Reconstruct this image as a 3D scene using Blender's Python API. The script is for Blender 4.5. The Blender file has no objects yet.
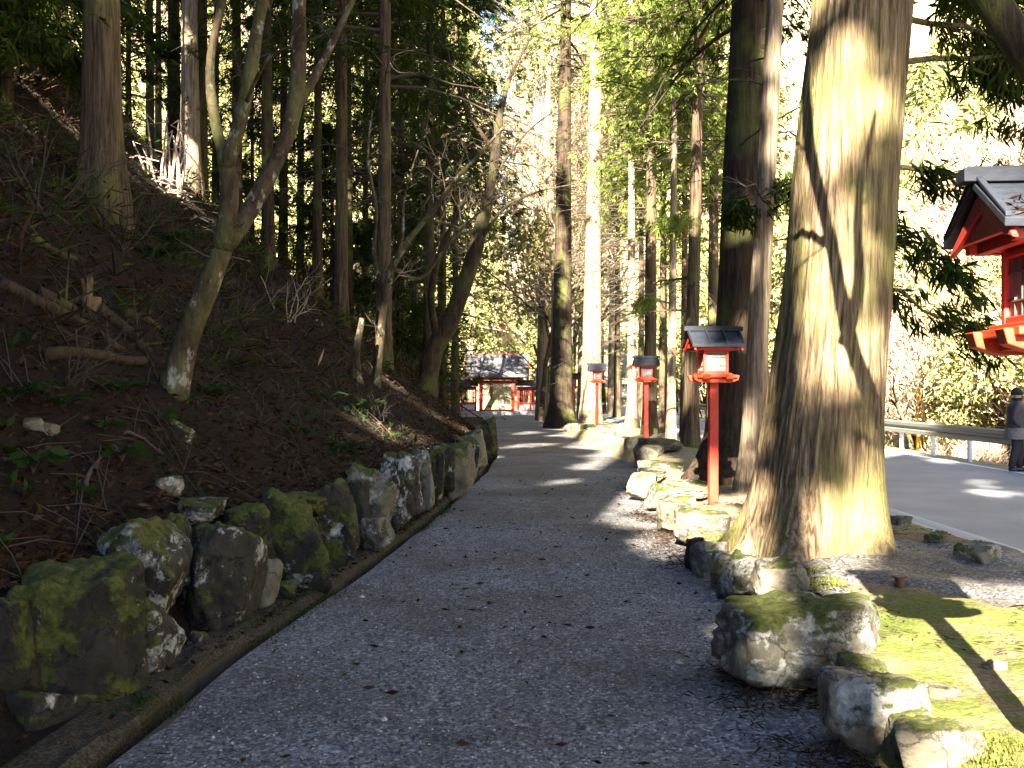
import bpy, math, random
import numpy as np
from mathutils import Vector

# ------------------------------------------------------------------ basics
rng = np.random.default_rng(11)
random.seed(11)
SC = bpy.context.scene
COL = SC.collection
CAMZ, F, CX, HY = 1.5, 1000.0, 512.0, 388.0
R = math.radians


def pw(px, py, d):
    """a point seen at pixel (px,py) and standing d metres down the path"""
    return np.array([(px - CX) / F * d, d, CAMZ + (HY - py) / F * d])


def unit(a):
    return a / np.maximum(np.linalg.norm(a, axis=-1, keepdims=True), 1e-9)


def _hash(i, j, k):
    n = (i * 374761393 + j * 668265263 + k * 2147483647 % 1274126177) & 0xFFFFFFFF
    n = ((n ^ (n >> 13)) * 1274126177) & 0xFFFFFFFF
    n = (n ^ (n >> 16)) & 0xFFFFFFFF
    return n.astype(np.float64) / 4294967295.0


def vnoise(P):
    """smooth value noise in -1..1 for an (n,3) array"""
    P = np.asarray(P, float)
    I = np.floor(P).astype(np.int64)
    f = P - I
    f = f * f * (3 - 2 * f)
    out = 0
    for a in (0, 1):
        wa = f[:, 0] if a else 1 - f[:, 0]
        for b in (0, 1):
            wb = f[:, 1] if b else 1 - f[:, 1]
            for c in (0, 1):
                wc = f[:, 2] if c else 1 - f[:, 2]
                out = out + wa * wb * wc * _hash(I[:, 0] + a, I[:, 1] + b, (I[:, 2] + c) * 1013)
    return out * 2 - 1


def fbm(P, o=4):
    P = np.asarray(P, float)
    s, a = 0, 1.0
    for k in range(o):
        s = s + a * vnoise(P * 2 ** k + 17.3 * k)
        a *= .5
    return s


# ------------------------------------------------------------------ geometry collector
class Geo:
    def __init__(self):
        self.v, self.f, self.m, self.n = [], [], [], 0

    def add(self, V, Fc, mat=0):
        V = np.asarray(V, float)
        Fc = np.asarray(Fc, np.int64)
        self.v.append(V)
        self.f.append(Fc + self.n)
        self.m.append(np.full(len(Fc), mat, np.int32))
        self.n += len(V)

    def poly(self, V, faces, mat=0):
        """faces of mixed size"""
        by = {}
        for f in faces:
            by.setdefault(len(f), []).append(f)
        first = True
        for k, fs in by.items():
            if first:
                self.add(V, fs, mat)
                first = False
            else:
                self.f.append(np.asarray(fs, np.int64) + self.n - len(V))
                self.m.append(np.full(len(fs), mat, np.int32))

    def box(self, c, s, rz=0, mat=0, taper=1.0, rx=0, ry=0):
        x, y, z = s[0] / 2, s[1] / 2, s[2] / 2
        V = np.array([[-x, -y, -z], [x, -y, -z], [x, y, -z], [-x, y, -z],
                      [-x * taper, -y * taper, z], [x * taper, -y * taper, z], [x * taper, y * taper, z], [-x * taper, y * taper, z]])
        V = rot(V, rx, ry, rz) + np.asarray(c, float)
        self.add(V, [[0, 3, 2, 1], [4, 5, 6, 7], [0, 1, 5, 4], [1, 2, 6, 5], [2, 3, 7, 6], [3, 0, 4, 7]], mat)

    def prism(self, prof, axis, a0, a1, off=(0, 0, 0), mat=0):
        """2-D outline pulled along an axis: axis x -> outline is (y,z); axis y -> (x,z); axis z -> (x,y)"""
        n = len(prof)
        V = []
        for a in (a0, a1):
            for p, q in prof:
                V.append({'x': (a, p, q), 'y': (p, a, q), 'z': (p, q, a)}[axis])
        V = np.array(V) + np.asarray(off, float)
        fs = [[i, (i + 1) % n, n + (i + 1) % n, n + i] for i in range(n)]
        fs += [list(range(n))[::-1], list(range(n, 2 * n))]
        self.poly(V, fs, mat)

    def tube(self, pts, rad, sides=6, mat=0, cap=True, squash=1.0):
        pts = np.asarray(pts, float)
        n = len(pts)
        rad = np.broadcast_to(np.asarray(rad, float), (n,))
        t = np.gradient(pts, axis=0)
        t = unit(t)
        ref = np.eye(3)[np.argmin(np.abs(unit(pts[-1] - pts[0])))]
        a = unit(np.cross(t, ref))
        b = np.cross(t, a)
        th = np.arange(sides) * 2 * math.pi / sides
        V = pts[:, None, :] + rad[:, None, None] * (np.cos(th)[None, :, None] * a[:, None, :] + squash * np.sin(th)[None, :, None] * b[:, None, :])
        V = V.reshape(-1, 3)
        i = np.arange(n - 1)[:, None] * sides
        j = np.arange(sides)[None, :]
        k = (j + 1) % sides
        Fc = np.stack([i + j, i + k, i + sides + k, i + sides + j], -1).reshape(-1, 4)
        self.add(V, Fc, mat)
        if cap:
            self.f.append((np.array([list(range(sides))[::-1], [x + (n - 1) * sides for x in range(sides)]]) + self.n - len(V)))
            self.m.append(np.full(2, mat, np.int32))

    def build(self, name, mats, parent=None, smooth=True, origin=None):
        V = np.concatenate(self.v) if self.v else np.zeros((0, 3))
        if origin is not None:
            V = V - np.asarray(origin, float)
        me = bpy.data.meshes.new(name)
        me.vertices.add(len(V))
        me.vertices.foreach_set('co', V.astype(np.float32).ravel())
        sizes = np.concatenate([np.full(len(f), f.shape[1], np.int32) for f in self.f])
        loops = np.concatenate([f.ravel() for f in self.f]).astype(np.int32)
        me.loops.add(len(loops))
        me.loops.foreach_set('vertex_index', loops)
        me.polygons.add(len(sizes))
        me.polygons.foreach_set('loop_start', (np.cumsum(sizes) - sizes).astype(np.int32))
        me.polygons.foreach_set('loop_total', sizes)
        me.polygons.foreach_set('material_index', np.concatenate(self.m))
        me.polygons.foreach_set('use_smooth', np.full(len(sizes), bool(smooth)))
        for m in (mats if isinstance(mats, (list, tuple)) else [mats]):
            me.materials.append(m)
        me.update(calc_edges=True)
        o = bpy.data.objects.new(name, me)
        COL.objects.link(o)
        if origin is not None:
            o.location = origin
        if parent is not None:
            o.parent = parent
            if origin is not None:
                o.location = (0, 0, 0)
        return o


def rot(V, rx=0, ry=0, rz=0):
    V = np.asarray(V, float)
    for ax, a in ((0, rx), (1, ry), (2, rz)):
        if a:
            c, s = math.cos(a), math.sin(a)
            i, j = [(1, 2), (2, 0), (0, 1)][ax]
            W = V.copy()
            W[:, i] = c * V[:, i] - s * V[:, j]
            W[:, j] = s * V[:, i] + c * V[:, j]
            V = W
    return V


def tag(o, label=None, cat=None, group=None, kind=None):
    if label: o['label'] = label
    if cat: o['category'] = cat
    if group: o['group'] = group
    if kind: o['kind'] = kind
    return o


def thing(name, label, cat, loc=(0, 0, 0), rz=0, group=None):
    o = bpy.data.objects.new(name, None)
    COL.objects.link(o)
    o.empty_display_size = .2
    o.location = loc
    o.rotation_euler = (0, 0, rz)
    return tag(o, label, cat, group)


def bevel(o, w=.006, seg=2):
    m = o.modifiers.new('bevel', 'BEVEL')
    m.width = w
    m.segments = seg
    m.limit_method = 'ANGLE'
    m.angle_limit = R(35)
    return o


# ------------------------------------------------------------------ materials
def mat(name):
    m = bpy.data.materials.new(name)
    m.use_nodes = True
    nt = m.node_tree
    return m, nt, nt.nodes['Principled BSDF']


def N(nt, typ, **kw):
    n = nt.nodes.new(typ)
    for k, v in kw.items():
        if k in n.inputs:
            n.inputs[k].default_value = v
        else:
            setattr(n, k, v)
    return n


def ramp(nt, fac, stops):
    r = nt.nodes.new('ShaderNodeValToRGB')
    els = r.color_ramp.elements
    while len(els) < len(stops):
        els.new(.5)
    for e, (p, c) in zip(els, stops):
        e.position = p
        e.color = (*c, 1) if len(c) == 3 else c
    nt.links.new(fac, r.inputs['Fac'])
    return r


def noise_n(nt, scale, detail=4, rough=.55, vec=None, dist=0):
    n = N(nt, 'ShaderNodeTexNoise', Scale=scale, Detail=detail, Roughness=rough, Distortion=dist)
    if vec is not None:
        nt.links.new(vec, n.inputs['Vector'])
    return n


def mapping(nt, scale=(1, 1, 1), obj=True):
    g = nt.nodes.new('ShaderNodeTexCoord')
    mp = N(nt, 'ShaderNodeMapping')
    mp.inputs['Scale'].default_value = scale
    nt.links.new(g.outputs['Object'], mp.inputs['Vector'])
    return mp.outputs['Vector']


def mixc(nt, fac, a, b, mode='MIX'):
    m = nt.nodes.new('ShaderNodeMix')
    m.data_type = 'RGBA'
    m.blend_type = mode
    for sock, v in ((m.inputs[0], fac), (m.inputs[6], a), (m.inputs[7], b)):
        if isinstance(v, bpy.types.NodeSocket):
            nt.links.new(v, sock)
        elif isinstance(v, (int, float)):
            sock.default_value = v
        else:
            sock.default_value = (*v, 1)
    return m.outputs[2]


def bump(nt, bsdf, height, strength=.5, dist=.02, prev=None):
    b = N(nt, 'ShaderNodeBump', Strength=strength, Distance=dist)
    nt.links.new(height, b.inputs['Height'])
    if prev is not None:
        nt.links.new(prev, b.inputs['Normal'])
    nt.links.new(b.outputs[0], bsdf.inputs['Normal'])
    return b.outputs[0]


def worldpos(nt):
    return nt.nodes.new('ShaderNodeNewGeometry').outputs['Position']


def m_flat(name, c, rough=.6, metal=0, var=.15, scale=6, bmp=0):
    m, nt, b = mat(name)
    n = noise_n(nt, scale, 5)
    d = tuple(x * (1 - var) for x in c)
    l = tuple(min(1, x * (1 + var)) for x in c)
    r = ramp(nt, n.outputs[0], [(.3, d), (.7, l)])
    nt.links.new(r.outputs[0], b.inputs['Base Color'])
    b.inputs['Roughness'].default_value = rough
    b.inputs['Metallic'].default_value = metal
    if bmp:
        bump(nt, b, noise_n(nt, scale * 6, 4).outputs[0], bmp, .01)
    return m


def m_leaf(name, stops, trans=.25, rough=.7):
    """leaves: hue differs from leaf to leaf and from clump to clump"""
    m, nt, b = mat(name)
    g = nt.nodes.new('ShaderNodeNewGeometry')
    n = noise_n(nt, .9, 2, vec=g.outputs['Position'])
    ad = N(nt, 'ShaderNodeMath', operation='MULTIPLY_ADD')
    nt.links.new(g.outputs['Random Per Island'], ad.inputs[0])
    ad.inputs[1].default_value = .55
    sc = N(nt, 'ShaderNodeMath', operation='MULTIPLY')
    nt.links.new(n.outputs[0], sc.inputs[0])
    sc.inputs[1].default_value = .5
    nt.links.new(sc.outputs[0], ad.inputs[2])
    r = ramp(nt, ad.outputs[0], stops)
    df = N(nt, 'ShaderNodeBsdfDiffuse')
    tr = N(nt, 'ShaderNodeBsdfTranslucent')
    nt.links.new(r.outputs[0], df.inputs[0])
    nt.links.new(r.outputs[0], tr.inputs[0])
    mx = N(nt, 'ShaderNodeMixShader')
    mx.inputs[0].default_value = trans
    nt.links.new(df.outputs[0], mx.inputs[1])
    nt.links.new(tr.outputs[0], mx.inputs[2])
    nt.links.new(mx.outputs[0], nt.nodes['Material Output'].inputs[0])
    nt.nodes.remove(b)
    return m


def m_bark(name, dark, light, mossc=(.10, .12, .03), moss=.4, zs=.12, scale=14, lich=.0):
    m, nt, b = mat(name)
    v = mapping(nt, (1, 1, zs))
    n1 = noise_n(nt, scale, 6, .65, v, .6)
    n2 = noise_n(nt, scale * 3.3, 4, .6, v)
    r = ramp(nt, n1.outputs[0], [(.36, dark), (.5, tuple((a + c) / 2 for a, c in zip(dark, light))), (.63, light)])
    vv = mapping(nt, (1, 1, .6))
    n3 = noise_n(nt, 1.6, 5, .6, vv)
    mr = ramp(nt, n3.outputs[0], [(.62 - moss * .4, (0, 0, 0)), (.78 - moss * .3, (.85, .85, .85))])
    c = mixc(nt, mr.outputs[0], r.outputs[0], mossc)
    n4 = noise_n(nt, 5, 6, .7, vv)
    lr = ramp(nt, n4.outputs[0], [(.62 - lich, (0, 0, 0)), (.68 - lich, (.7, .7, .7))])
    c = mixc(nt, lr.outputs[0], c, (.34, .33, .28)) if lich else c
    n5 = ramp(nt, n2.outputs[0], [(.3, (.62, .6, .58)), (.6, (1, 1, 1))])
    c = mixc(nt, 1.0, c, n5.outputs[0], 'MULTIPLY')
    nt.links.new(c, b.inputs['Base Color'])
    b.inputs['Roughness'].default_value = .9
    b.inputs['Specular IOR Level'].default_value = .2
    p = bump(nt, b, n1.outputs[0], .8, .05)
    bump(nt, b, n2.outputs[0], .5, .015, p)
    return m


def m_stone(name, c1, c2, moss=.45, lichen=.5):
    m, nt, b = mat(name)
    v = mapping(nt)
    oi = nt.nodes.new('ShaderNodeObjectInfo')
    off = N(nt, 'ShaderNodeVectorMath', operation='ADD')
    sc = N(nt, 'ShaderNodeVectorMath', operation='SCALE')
    cb = N(nt, 'ShaderNodeCombineXYZ')
    for k in range(3):
        nt.links.new(oi.outputs['Random'], cb.inputs[k])
    nt.links.new(cb.outputs[0], sc.inputs[0])
    sc.inputs['Scale'].default_value = 37
    nt.links.new(v, off.inputs[0])
    nt.links.new(sc.outputs[0], off.inputs[1])
    v = off.outputs[0]
    n1 = noise_n(nt, 5, 8, .65, v)
    r = ramp(nt, n1.outputs[0], [(.3, c1), (.7, c2)])
    dv = N(nt, 'ShaderNodeVectorMath', operation='MULTIPLY_ADD')
    nt.links.new(n1.outputs['Color'], dv.inputs[0])
    dv.inputs[1].default_value = (.35, .35, .35)
    nt.links.new(v, dv.inputs[2])
    vc = N(nt, 'ShaderNodeTexVoronoi', Scale=3.1, feature='DISTANCE_TO_EDGE')
    nt.links.new(dv.outputs[0], vc.inputs['Vector'])
    crk = ramp(nt, vc.outputs['Distance'], [(.0, (.25, .22, .2)), (.022, (1, 1, 1))])
    n2 = noise_n(nt, 4.6, 10, .74, v, .3)
    rsh = N(nt, 'ShaderNodeMath', operation='MULTIPLY_ADD')
    nt.links.new(oi.outputs['Random'], rsh.inputs[0])
    rsh.inputs[1].default_value = .13
    nt.links.new(n2.outputs[0], rsh.inputs[2])
    lr = ramp(nt, rsh.outputs[0], [(.69 - lichen * .2, (0, 0, 0)), (.74 - lichen * .2, (.9, .9, .9))])
    n2b = noise_n(nt, 30, 4, .6, v)
    lc = ramp(nt, n2b.outputs[0], [(.3, (.17, .17, .15)), (.7, (.42, .42, .38))])
    c = mixc(nt, lr.outputs[0], r.outputs[0], lc.outputs[0])
    g = nt.nodes.new('ShaderNodeNewGeometry')
    sx = nt.nodes.new('ShaderNodeSeparateXYZ')
    nt.links.new(g.outputs['Normal'], sx.inputs[0])
    n3 = noise_n(nt, 4.5, 6, .62, v)
    ma = N(nt, 'ShaderNodeMath', operation='MULTIPLY_ADD')
    nt.links.new(sx.outputs['Z'], ma.inputs[0])
    ma.inputs[1].default_value = .22
    nt.links.new(n3.outputs[0], ma.inputs[2])
    mr = ramp(nt, ma.outputs[0], [(.80 - moss * .45, (0, 0, 0)), (.88 - moss * .45, (1, 1, 1))])
    n4 = noise_n(nt, 26, 6, .75, v)
    mc = ramp(nt, n4.outputs[0], [(.3, (.016, .020, .004)), (.5, (.048, .056, .010)), (.75, (.12, .115, .028))])
    c = mixc(nt, .8, c, crk.outputs[0], 'MULTIPLY')
    c = mixc(nt, mr.outputs[0], c, mc.outputs[0])
    nt.links.new(c, b.inputs['Base Color'])
    b.inputs['Roughness'].default_value = .9
    b.inputs['Specular IOR Level'].default_value = .25
    p = bump(nt, b, n1.outputs[0], .5, .06)
    p = bump(nt, b, n2b.outputs[0], .35, .012, p)
    p = bump(nt, b, crk.outputs[0], .6, .02, p)
    p = bump(nt, b, mr.outputs[0], .7, .03, p)
    bump(nt, b, n4.outputs[0], .7, .02, p)
    return m


M = {}
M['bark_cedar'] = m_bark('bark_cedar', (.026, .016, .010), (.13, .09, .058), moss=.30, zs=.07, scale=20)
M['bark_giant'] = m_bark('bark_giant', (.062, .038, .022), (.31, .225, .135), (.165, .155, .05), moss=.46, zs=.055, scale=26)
M['bark_dark'] = m_bark('bark_dark', (.016, .010, .007), (.062, .042, .028), moss=.35, zs=.07, scale=20)  # cedar bark darkened for shaded trunks; the shade is in its colour
M['bark_pale'] = m_bark('bark_pale', (.12, .085, .055), (.34, .27, .19), moss=.18, zs=.07, scale=20)  # cedar bark lightened for sunlit trunks; sunlight is in its colour
M['bark_smooth'] = m_bark('bark_smooth', (.026, .017, .010), (.088, .062, .036), (.10, .11, .04), moss=.38, zs=.5, scale=7, lich=.06)
M['twig'] = m_flat('twig_bark', (.045, .031, .021), .9, var=.3, scale=3)  # darker than twig_pale, with the slope's shade put into the colour
M['twig_pale'] = m_flat('twig_pale', (.34, .26, .20), .9, var=.25, scale=3)
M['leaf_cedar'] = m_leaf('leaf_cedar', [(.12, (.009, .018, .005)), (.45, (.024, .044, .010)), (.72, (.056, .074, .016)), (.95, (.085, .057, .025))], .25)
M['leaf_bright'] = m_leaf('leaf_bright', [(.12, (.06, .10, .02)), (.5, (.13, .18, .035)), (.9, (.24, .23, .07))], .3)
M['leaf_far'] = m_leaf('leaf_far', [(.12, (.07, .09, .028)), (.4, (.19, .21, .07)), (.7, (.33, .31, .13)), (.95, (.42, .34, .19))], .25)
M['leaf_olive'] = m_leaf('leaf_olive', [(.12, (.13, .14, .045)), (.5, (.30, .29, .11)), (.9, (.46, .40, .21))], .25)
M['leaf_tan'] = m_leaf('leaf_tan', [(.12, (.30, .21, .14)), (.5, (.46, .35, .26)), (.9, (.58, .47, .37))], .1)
M['leaf_fern'] = m_leaf('leaf_fern', [(.1, (.010, .022, .006)), (.6, (.022, .042, .012)), (.95, (.046, .062, .020))], .25)
M['leaf_dead'] = m_leaf('leaf_dead', [(.1, (.010, .006, .004)), (.45, (.025, .014, .009)), (.75, (.048, .030, .020)), (.95, (.13, .10, .072))], .05)
M['moss_blade'] = m_leaf('moss_blade', [(.1, (.04, .058, .010)), (.5, (.105, .13, .024)), (.9, (.25, .21, .075))], .2)
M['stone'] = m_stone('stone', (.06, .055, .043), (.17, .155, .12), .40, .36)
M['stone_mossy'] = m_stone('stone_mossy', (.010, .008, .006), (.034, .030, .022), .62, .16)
M['stone_dark'] = m_stone('stone_dark', (.012, .010, .008), (.044, .039, .030), .42, .40)  # like stone_mossy, darkened in colour for the wall's shade
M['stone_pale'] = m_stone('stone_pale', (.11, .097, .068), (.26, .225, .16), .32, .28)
M['vermilion'] = m_flat('vermilion_paint', (.48, .026, .008), .5, var=.35, scale=11, bmp=.15)
M['vermilion_orange'] = m_flat('vermilion_orange_paint', (.52, .040, .007), .5, var=.28, scale=11, bmp=.15)
M['vermilion_old'] = m_flat('vermilion_weathered_paint', (.40, .035, .022), .5, var=.2, scale=5)
M['roof_copper'] = m_flat('roof_dark_sheet', (.020, .023, .031), .55, .0, var=.3, scale=9, bmp=.15)
M['roof_copper'].node_tree.nodes['Principled BSDF'].inputs['Specular IOR Level'].default_value = .12
M['roof_grey'] = m_flat('roof_grey_bark', (.075, .074, .08), .75, var=.22, scale=5, bmp=.3)
M['paper'] = m_flat('lantern_paper', (.15, .15, .145), .6, var=.12, scale=8)
M['lattice'] = m_flat('lantern_lattice', (.10, .07, .05), .6, var=.2)
M['plaster'] = m_flat('white_plaster', (.72, .70, .66), .8, var=.06, scale=2)
M['steel'] = m_flat('galvanised_steel', (.17, .17, .155), .55, .35, var=.4, scale=5)
M['post_white'] = m_flat('white_post_paint', (.68, .67, .62), .55, var=.12, scale=6)
M['concrete'] = m_flat('concrete', (.34, .335, .32), .9, var=.25, scale=4, bmp=.3)
M['concrete_mossy_shaded'] = m_flat('concrete_mossy_shaded', (.022, .020, .012), .95, var=.6, scale=7, bmp=.6)  # blackened so the drain's inside carries the groove's deep shade
M['line_paint'] = m_flat('road_line_paint', (.72, .72, .69), .6, var=.12, scale=9)
M['yellow'] = m_flat('yellow_paint', (.70, .36, .02), .5, var=.1)
M['sign_grey'] = m_flat('grey_sign_back', (.10, .10, .10), .6, var=.2)
M['coat'] = m_flat('quilted_purple_coat', (.030, .024, .032), .6, var=.35, scale=14, bmp=.4)
M['skirt'] = m_flat('pale_patterned_coat_hem', (.16, .135, .125), .8, var=.6, scale=22)
M['knit'] = m_flat('black_knit', (.012, .011, .014), .95, var=.3, scale=40, bmp=.5)
M['trouser'] = m_flat('grey_trousers', (.03, .028, .03), .85, var=.3, scale=12)
M['shoe'] = m_flat('black_shoe', (.015, .014, .015), .5)
M['skin'] = m_flat('skin', (.50, .30, .21), .55, var=.06)
M['rust'] = m_flat('rusty_iron', (.12, .05, .025), .85, var=.4, scale=20, bmp=.5)
M['wood_raw'] = m_bark('split_wood', (.10, .065, .032), (.22, .155, .085), moss=.0, scale=20)
M['log'] = m_bark('log_bark', (.018, .012, .008), (.062, .044, .03), moss=.30, scale=16)


def make_gravel():
    m, nt, b = mat('gravel')
    p = worldpos(nt)
    vo = N(nt, 'ShaderNodeTexVoronoi', Scale=62, Randomness=1)
    nt.links.new(p, vo.inputs['Vector'])
    bw = nt.nodes.new('ShaderNodeRGBToBW')
    nt.links.new(vo.outputs['Color'], bw.inputs[0])
    r = ramp(nt, bw.outputs[0], [(.12, (.027, .027, .029)), (.5, (.102, .105, .113)), (.75, (.17, .172, .183)), (.93, (.33, .33, .335))])
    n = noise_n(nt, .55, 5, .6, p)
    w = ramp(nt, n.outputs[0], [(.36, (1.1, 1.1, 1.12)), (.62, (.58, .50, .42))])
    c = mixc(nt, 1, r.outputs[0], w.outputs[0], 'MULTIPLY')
    n2 = noise_n(nt, 5.5, 4, .6, p)
    w2 = ramp(nt, n2.outputs[0], [(.35, (.78, .78, .78)), (.65, (1.1, 1.1, 1.1))])
    c = mixc(nt, 1, c, w2.outputs[0], 'MULTIPLY')
    nt.links.new(c, b.inputs['Base Color'])
    b.inputs['Roughness'].default_value = .85
    pv = bump(nt, b, vo.outputs['Distance'], -.6, .012)
    bump(nt, b, n2.outputs[0], .3, .05, pv)
    return m


def make_asphalt():
    m, nt, b = mat('asphalt')
    p = worldpos(nt)
    n = noise_n(nt, 90, 3, .6, p)
    n2 = noise_n(nt, .5, 5, .6, p)
    r = ramp(nt, n.outputs[0], [(.3, (.18, .18, .188)), (.7, (.27, .27, .278))])
    w = ramp(nt, n2.outputs[0], [(.35, (.72, .72, .73)), (.66, (1.15, 1.14, 1.12))])
    nt.links.new(mixc(nt, 1, r.outputs[0], w.outputs[0], 'MULTIPLY'), b.inputs['Base Color'])
    b.inputs['Roughness'].default_value = .75
    bump(nt, b, n.outputs[0], .3, .008)
    return m


def make_soil(name, dark, mid, light, green=None, gthr=.55, sc=9):
    m, nt, b = mat(name)
    p = worldpos(nt)
    n = noise_n(nt, sc, 8, .7, p)
    n2 = noise_n(nt, 1.3, 6, .65, p)
    n3 = noise_n(nt, sc * 7, 3, .6, p)
    r = ramp(nt, n3.outputs[0], [(.3, dark), (.5, mid), (.72, light)])
    w = ramp(nt, n.outputs[0], [(.3, (.6, .6, .6)), (.7, (1.15, 1.1, 1.05))])
    c = mixc(nt, 1, r.outputs[0], w.outputs[0], 'MULTIPLY')
    if green is not None:
        gr = ramp(nt, n2.outputs[0], [(gthr - .07, (0, 0, 0)), (gthr + .05, (1, 1, 1))])
        gc = ramp(nt, n3.outputs[0], [(.3, tuple(x * .55 for x in green)), (.7, tuple(x * 1.3 for x in green))])
        c = mixc(nt, gr.outputs[0], c, gc.outputs[0])
    nt.links.new(c, b.inputs['Base Color'])
    b.inputs['Roughness'].default_value = .95
    b.inputs['Specular IOR Level'].default_value = .15
    pv = bump(nt, b, n.outputs[0], .7, .08)
    bump(nt, b, n3.outputs[0], .5, .015, pv)
    return m


M['gravel'] = make_gravel()
M['asphalt'] = make_asphalt()
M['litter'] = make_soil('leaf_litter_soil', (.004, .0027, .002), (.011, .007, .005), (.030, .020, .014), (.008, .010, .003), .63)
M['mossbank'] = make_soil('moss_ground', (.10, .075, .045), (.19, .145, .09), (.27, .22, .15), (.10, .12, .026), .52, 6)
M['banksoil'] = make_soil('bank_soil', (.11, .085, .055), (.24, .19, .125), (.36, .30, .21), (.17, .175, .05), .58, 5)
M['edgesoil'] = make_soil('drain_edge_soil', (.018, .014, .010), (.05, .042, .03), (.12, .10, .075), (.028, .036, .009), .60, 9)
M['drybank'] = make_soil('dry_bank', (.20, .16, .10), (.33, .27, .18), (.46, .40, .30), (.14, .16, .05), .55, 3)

# ------------------------------------------------------------------ terrain
LY = [-40, 0, 4, 5.7, 8.2, 11.8, 18.3, 22.4, 30, 45, 80, 120]
LX = [-2.3, -1.75, -1.6, -1.5, -1.17, -.85, -.42, -.36, -.6, -1.2, -1.9, -1.9]
RY = [-40, 4, 5, 7, 8.7, 13.5, 16, 18.5, 22, 30, 45, 80, 120]
RX = [1.3, 1.3, 1.25, 1.5, 1.55, 1.75, 2.1, 2.25, 2.1, 1.65, 1.7, 2.1, 2.1]
WY = [-40, 4, 5.3, 9.5, 13, 18, 24, 30, 45, 65, 80, 130]
WXo = [.9, .9, .86, .68, .58, .46, .5, 1.0, 2.6, 4.6, 5.2, 5.2]


def Lf(y): return np.interp(y, LY, LX)
def Rf(y): return np.interp(y, RY, RX)
def Wf(y): return Lf(y) - np.interp(y, WY, WXo)
def Pf(y): return np.interp(y, [-50, 36, 80, 300], [0, 0, -.66, -.66])


def sstep(a, b, x):
    t = np.clip((x - a) / (b - a), 0, 1)
    return t * t * (3 - 2 * t)


def G(x, y, rough=True):
    x = np.asarray(x, float)
    y = np.asarray(y, float)
    x, y = np.broadcast_arrays(x, y)
    sh = x.shape
    x, y = x.ravel(), y.ravel()
    P, L, Rr, W = Pf(y), Lf(y), Rf(y), Wf(y)
    u = W - x
    wallh = np.interp(y, [-40, 20, 25, 34, 45], [.5, .52, .5, .3, .05])
    s = np.interp(y, [-40, 26, 45, 75, 130], [1, 1, .8, .5, .7])
    up = np.maximum(u, 0)
    h = .74 * np.minimum(up, 12) + .019 * np.minimum(up, 9) ** 2 + .45 * np.maximum(up - 12, 0)
    ramp_ = .03 + (wallh - .03) * sstep(-.30, .02, u)
    zl = ramp_ + s * h
    if rough:
        P3 = np.stack([x, y, np.zeros_like(x)], -1)
        zl = zl + np.clip(up, 0, 2.5) / 2.5 * (.30 * vnoise(P3 * .35) + .11 * vnoise(P3 * 1.1 + 5)) + np.clip(up * 3, 0, 1) * .05 * vnoise(P3 * 3.1)
    # bank between path and road
    v = x - Rr
    bank = np.interp(y, [-40, 7, 12, 20, 34, 45, 60], [.2, .2, .15, .24, .22, .12, .0])
    zb = .0 + bank * sstep(.12, .48, v)
    zb = zb * (1 - sstep(3.9, 4.8, x)) + (-.125 - P) * sstep(3.9, 4.8, x)
    if rough:
        zb = zb + sstep(.1, .6, v) * (1 - sstep(4.2, 4.7, x)) * (.045 * fbm(P3 * 1.7, 2) + .014 * fbm(P3 * 6, 2))
    # beyond the road
    q = x - 10.0
    zr = -.17 - P + np.where(q > 0, -.05 * q, 0)
    zr = zr - 1.1 * sstep(1.2, 3.2, q) + .98 * np.maximum(x - 14.5, 0)
    if rough:
        zr = zr + sstep(1, 4, q) * (.9 * vnoise(P3 * .16 + 9) + .35 * vnoise(P3 * .5))
    z = np.where(u > -.3, zl, np.where(v > 0, np.where(x > 4.8, zr, zb), -.26))
    z = np.where((u <= -.3) & (v <= 0) & (x < L - .30), .0, z)
    z = z + P
    # the valley closes beyond the gate
    hb = .86 * np.maximum(y - 98, 0) * (1 - .80 * np.exp(-((x - .006 * y - .5) / (.045 * np.maximum(y, 20))) ** 2)) - .66
    z = np.where(y > 98, np.maximum(z, hb + 0 * x), z)
    return z.reshape(sh)


def g1(x, y):
    return float(G(np.array([x]), np.array([y]))[0])


def on_ground(px, py, dmin=3, dmax=90):
    """where the sight line through a pixel first meets the ground"""
    d = np.linspace(dmin, dmax, 6000)
    x = (px - CX) / F * d
    z = CAMZ + (HY - py) / F * d
    hit = G(x, d) > z
    k = np.argmax(hit)
    if not hit.any() or k == 0:
        print('MISS', px, py, hit.any())
        k = np.searchsorted(d, 24)
    return np.array([x[k], d[k], g1(x[k], d[k])])


def grid_coords(segs):
    out = []
    for a, b, st in segs:
        out.append(np.arange(a, b, st))
    return np.concatenate(out + [[segs[-1][1]]])


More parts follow.
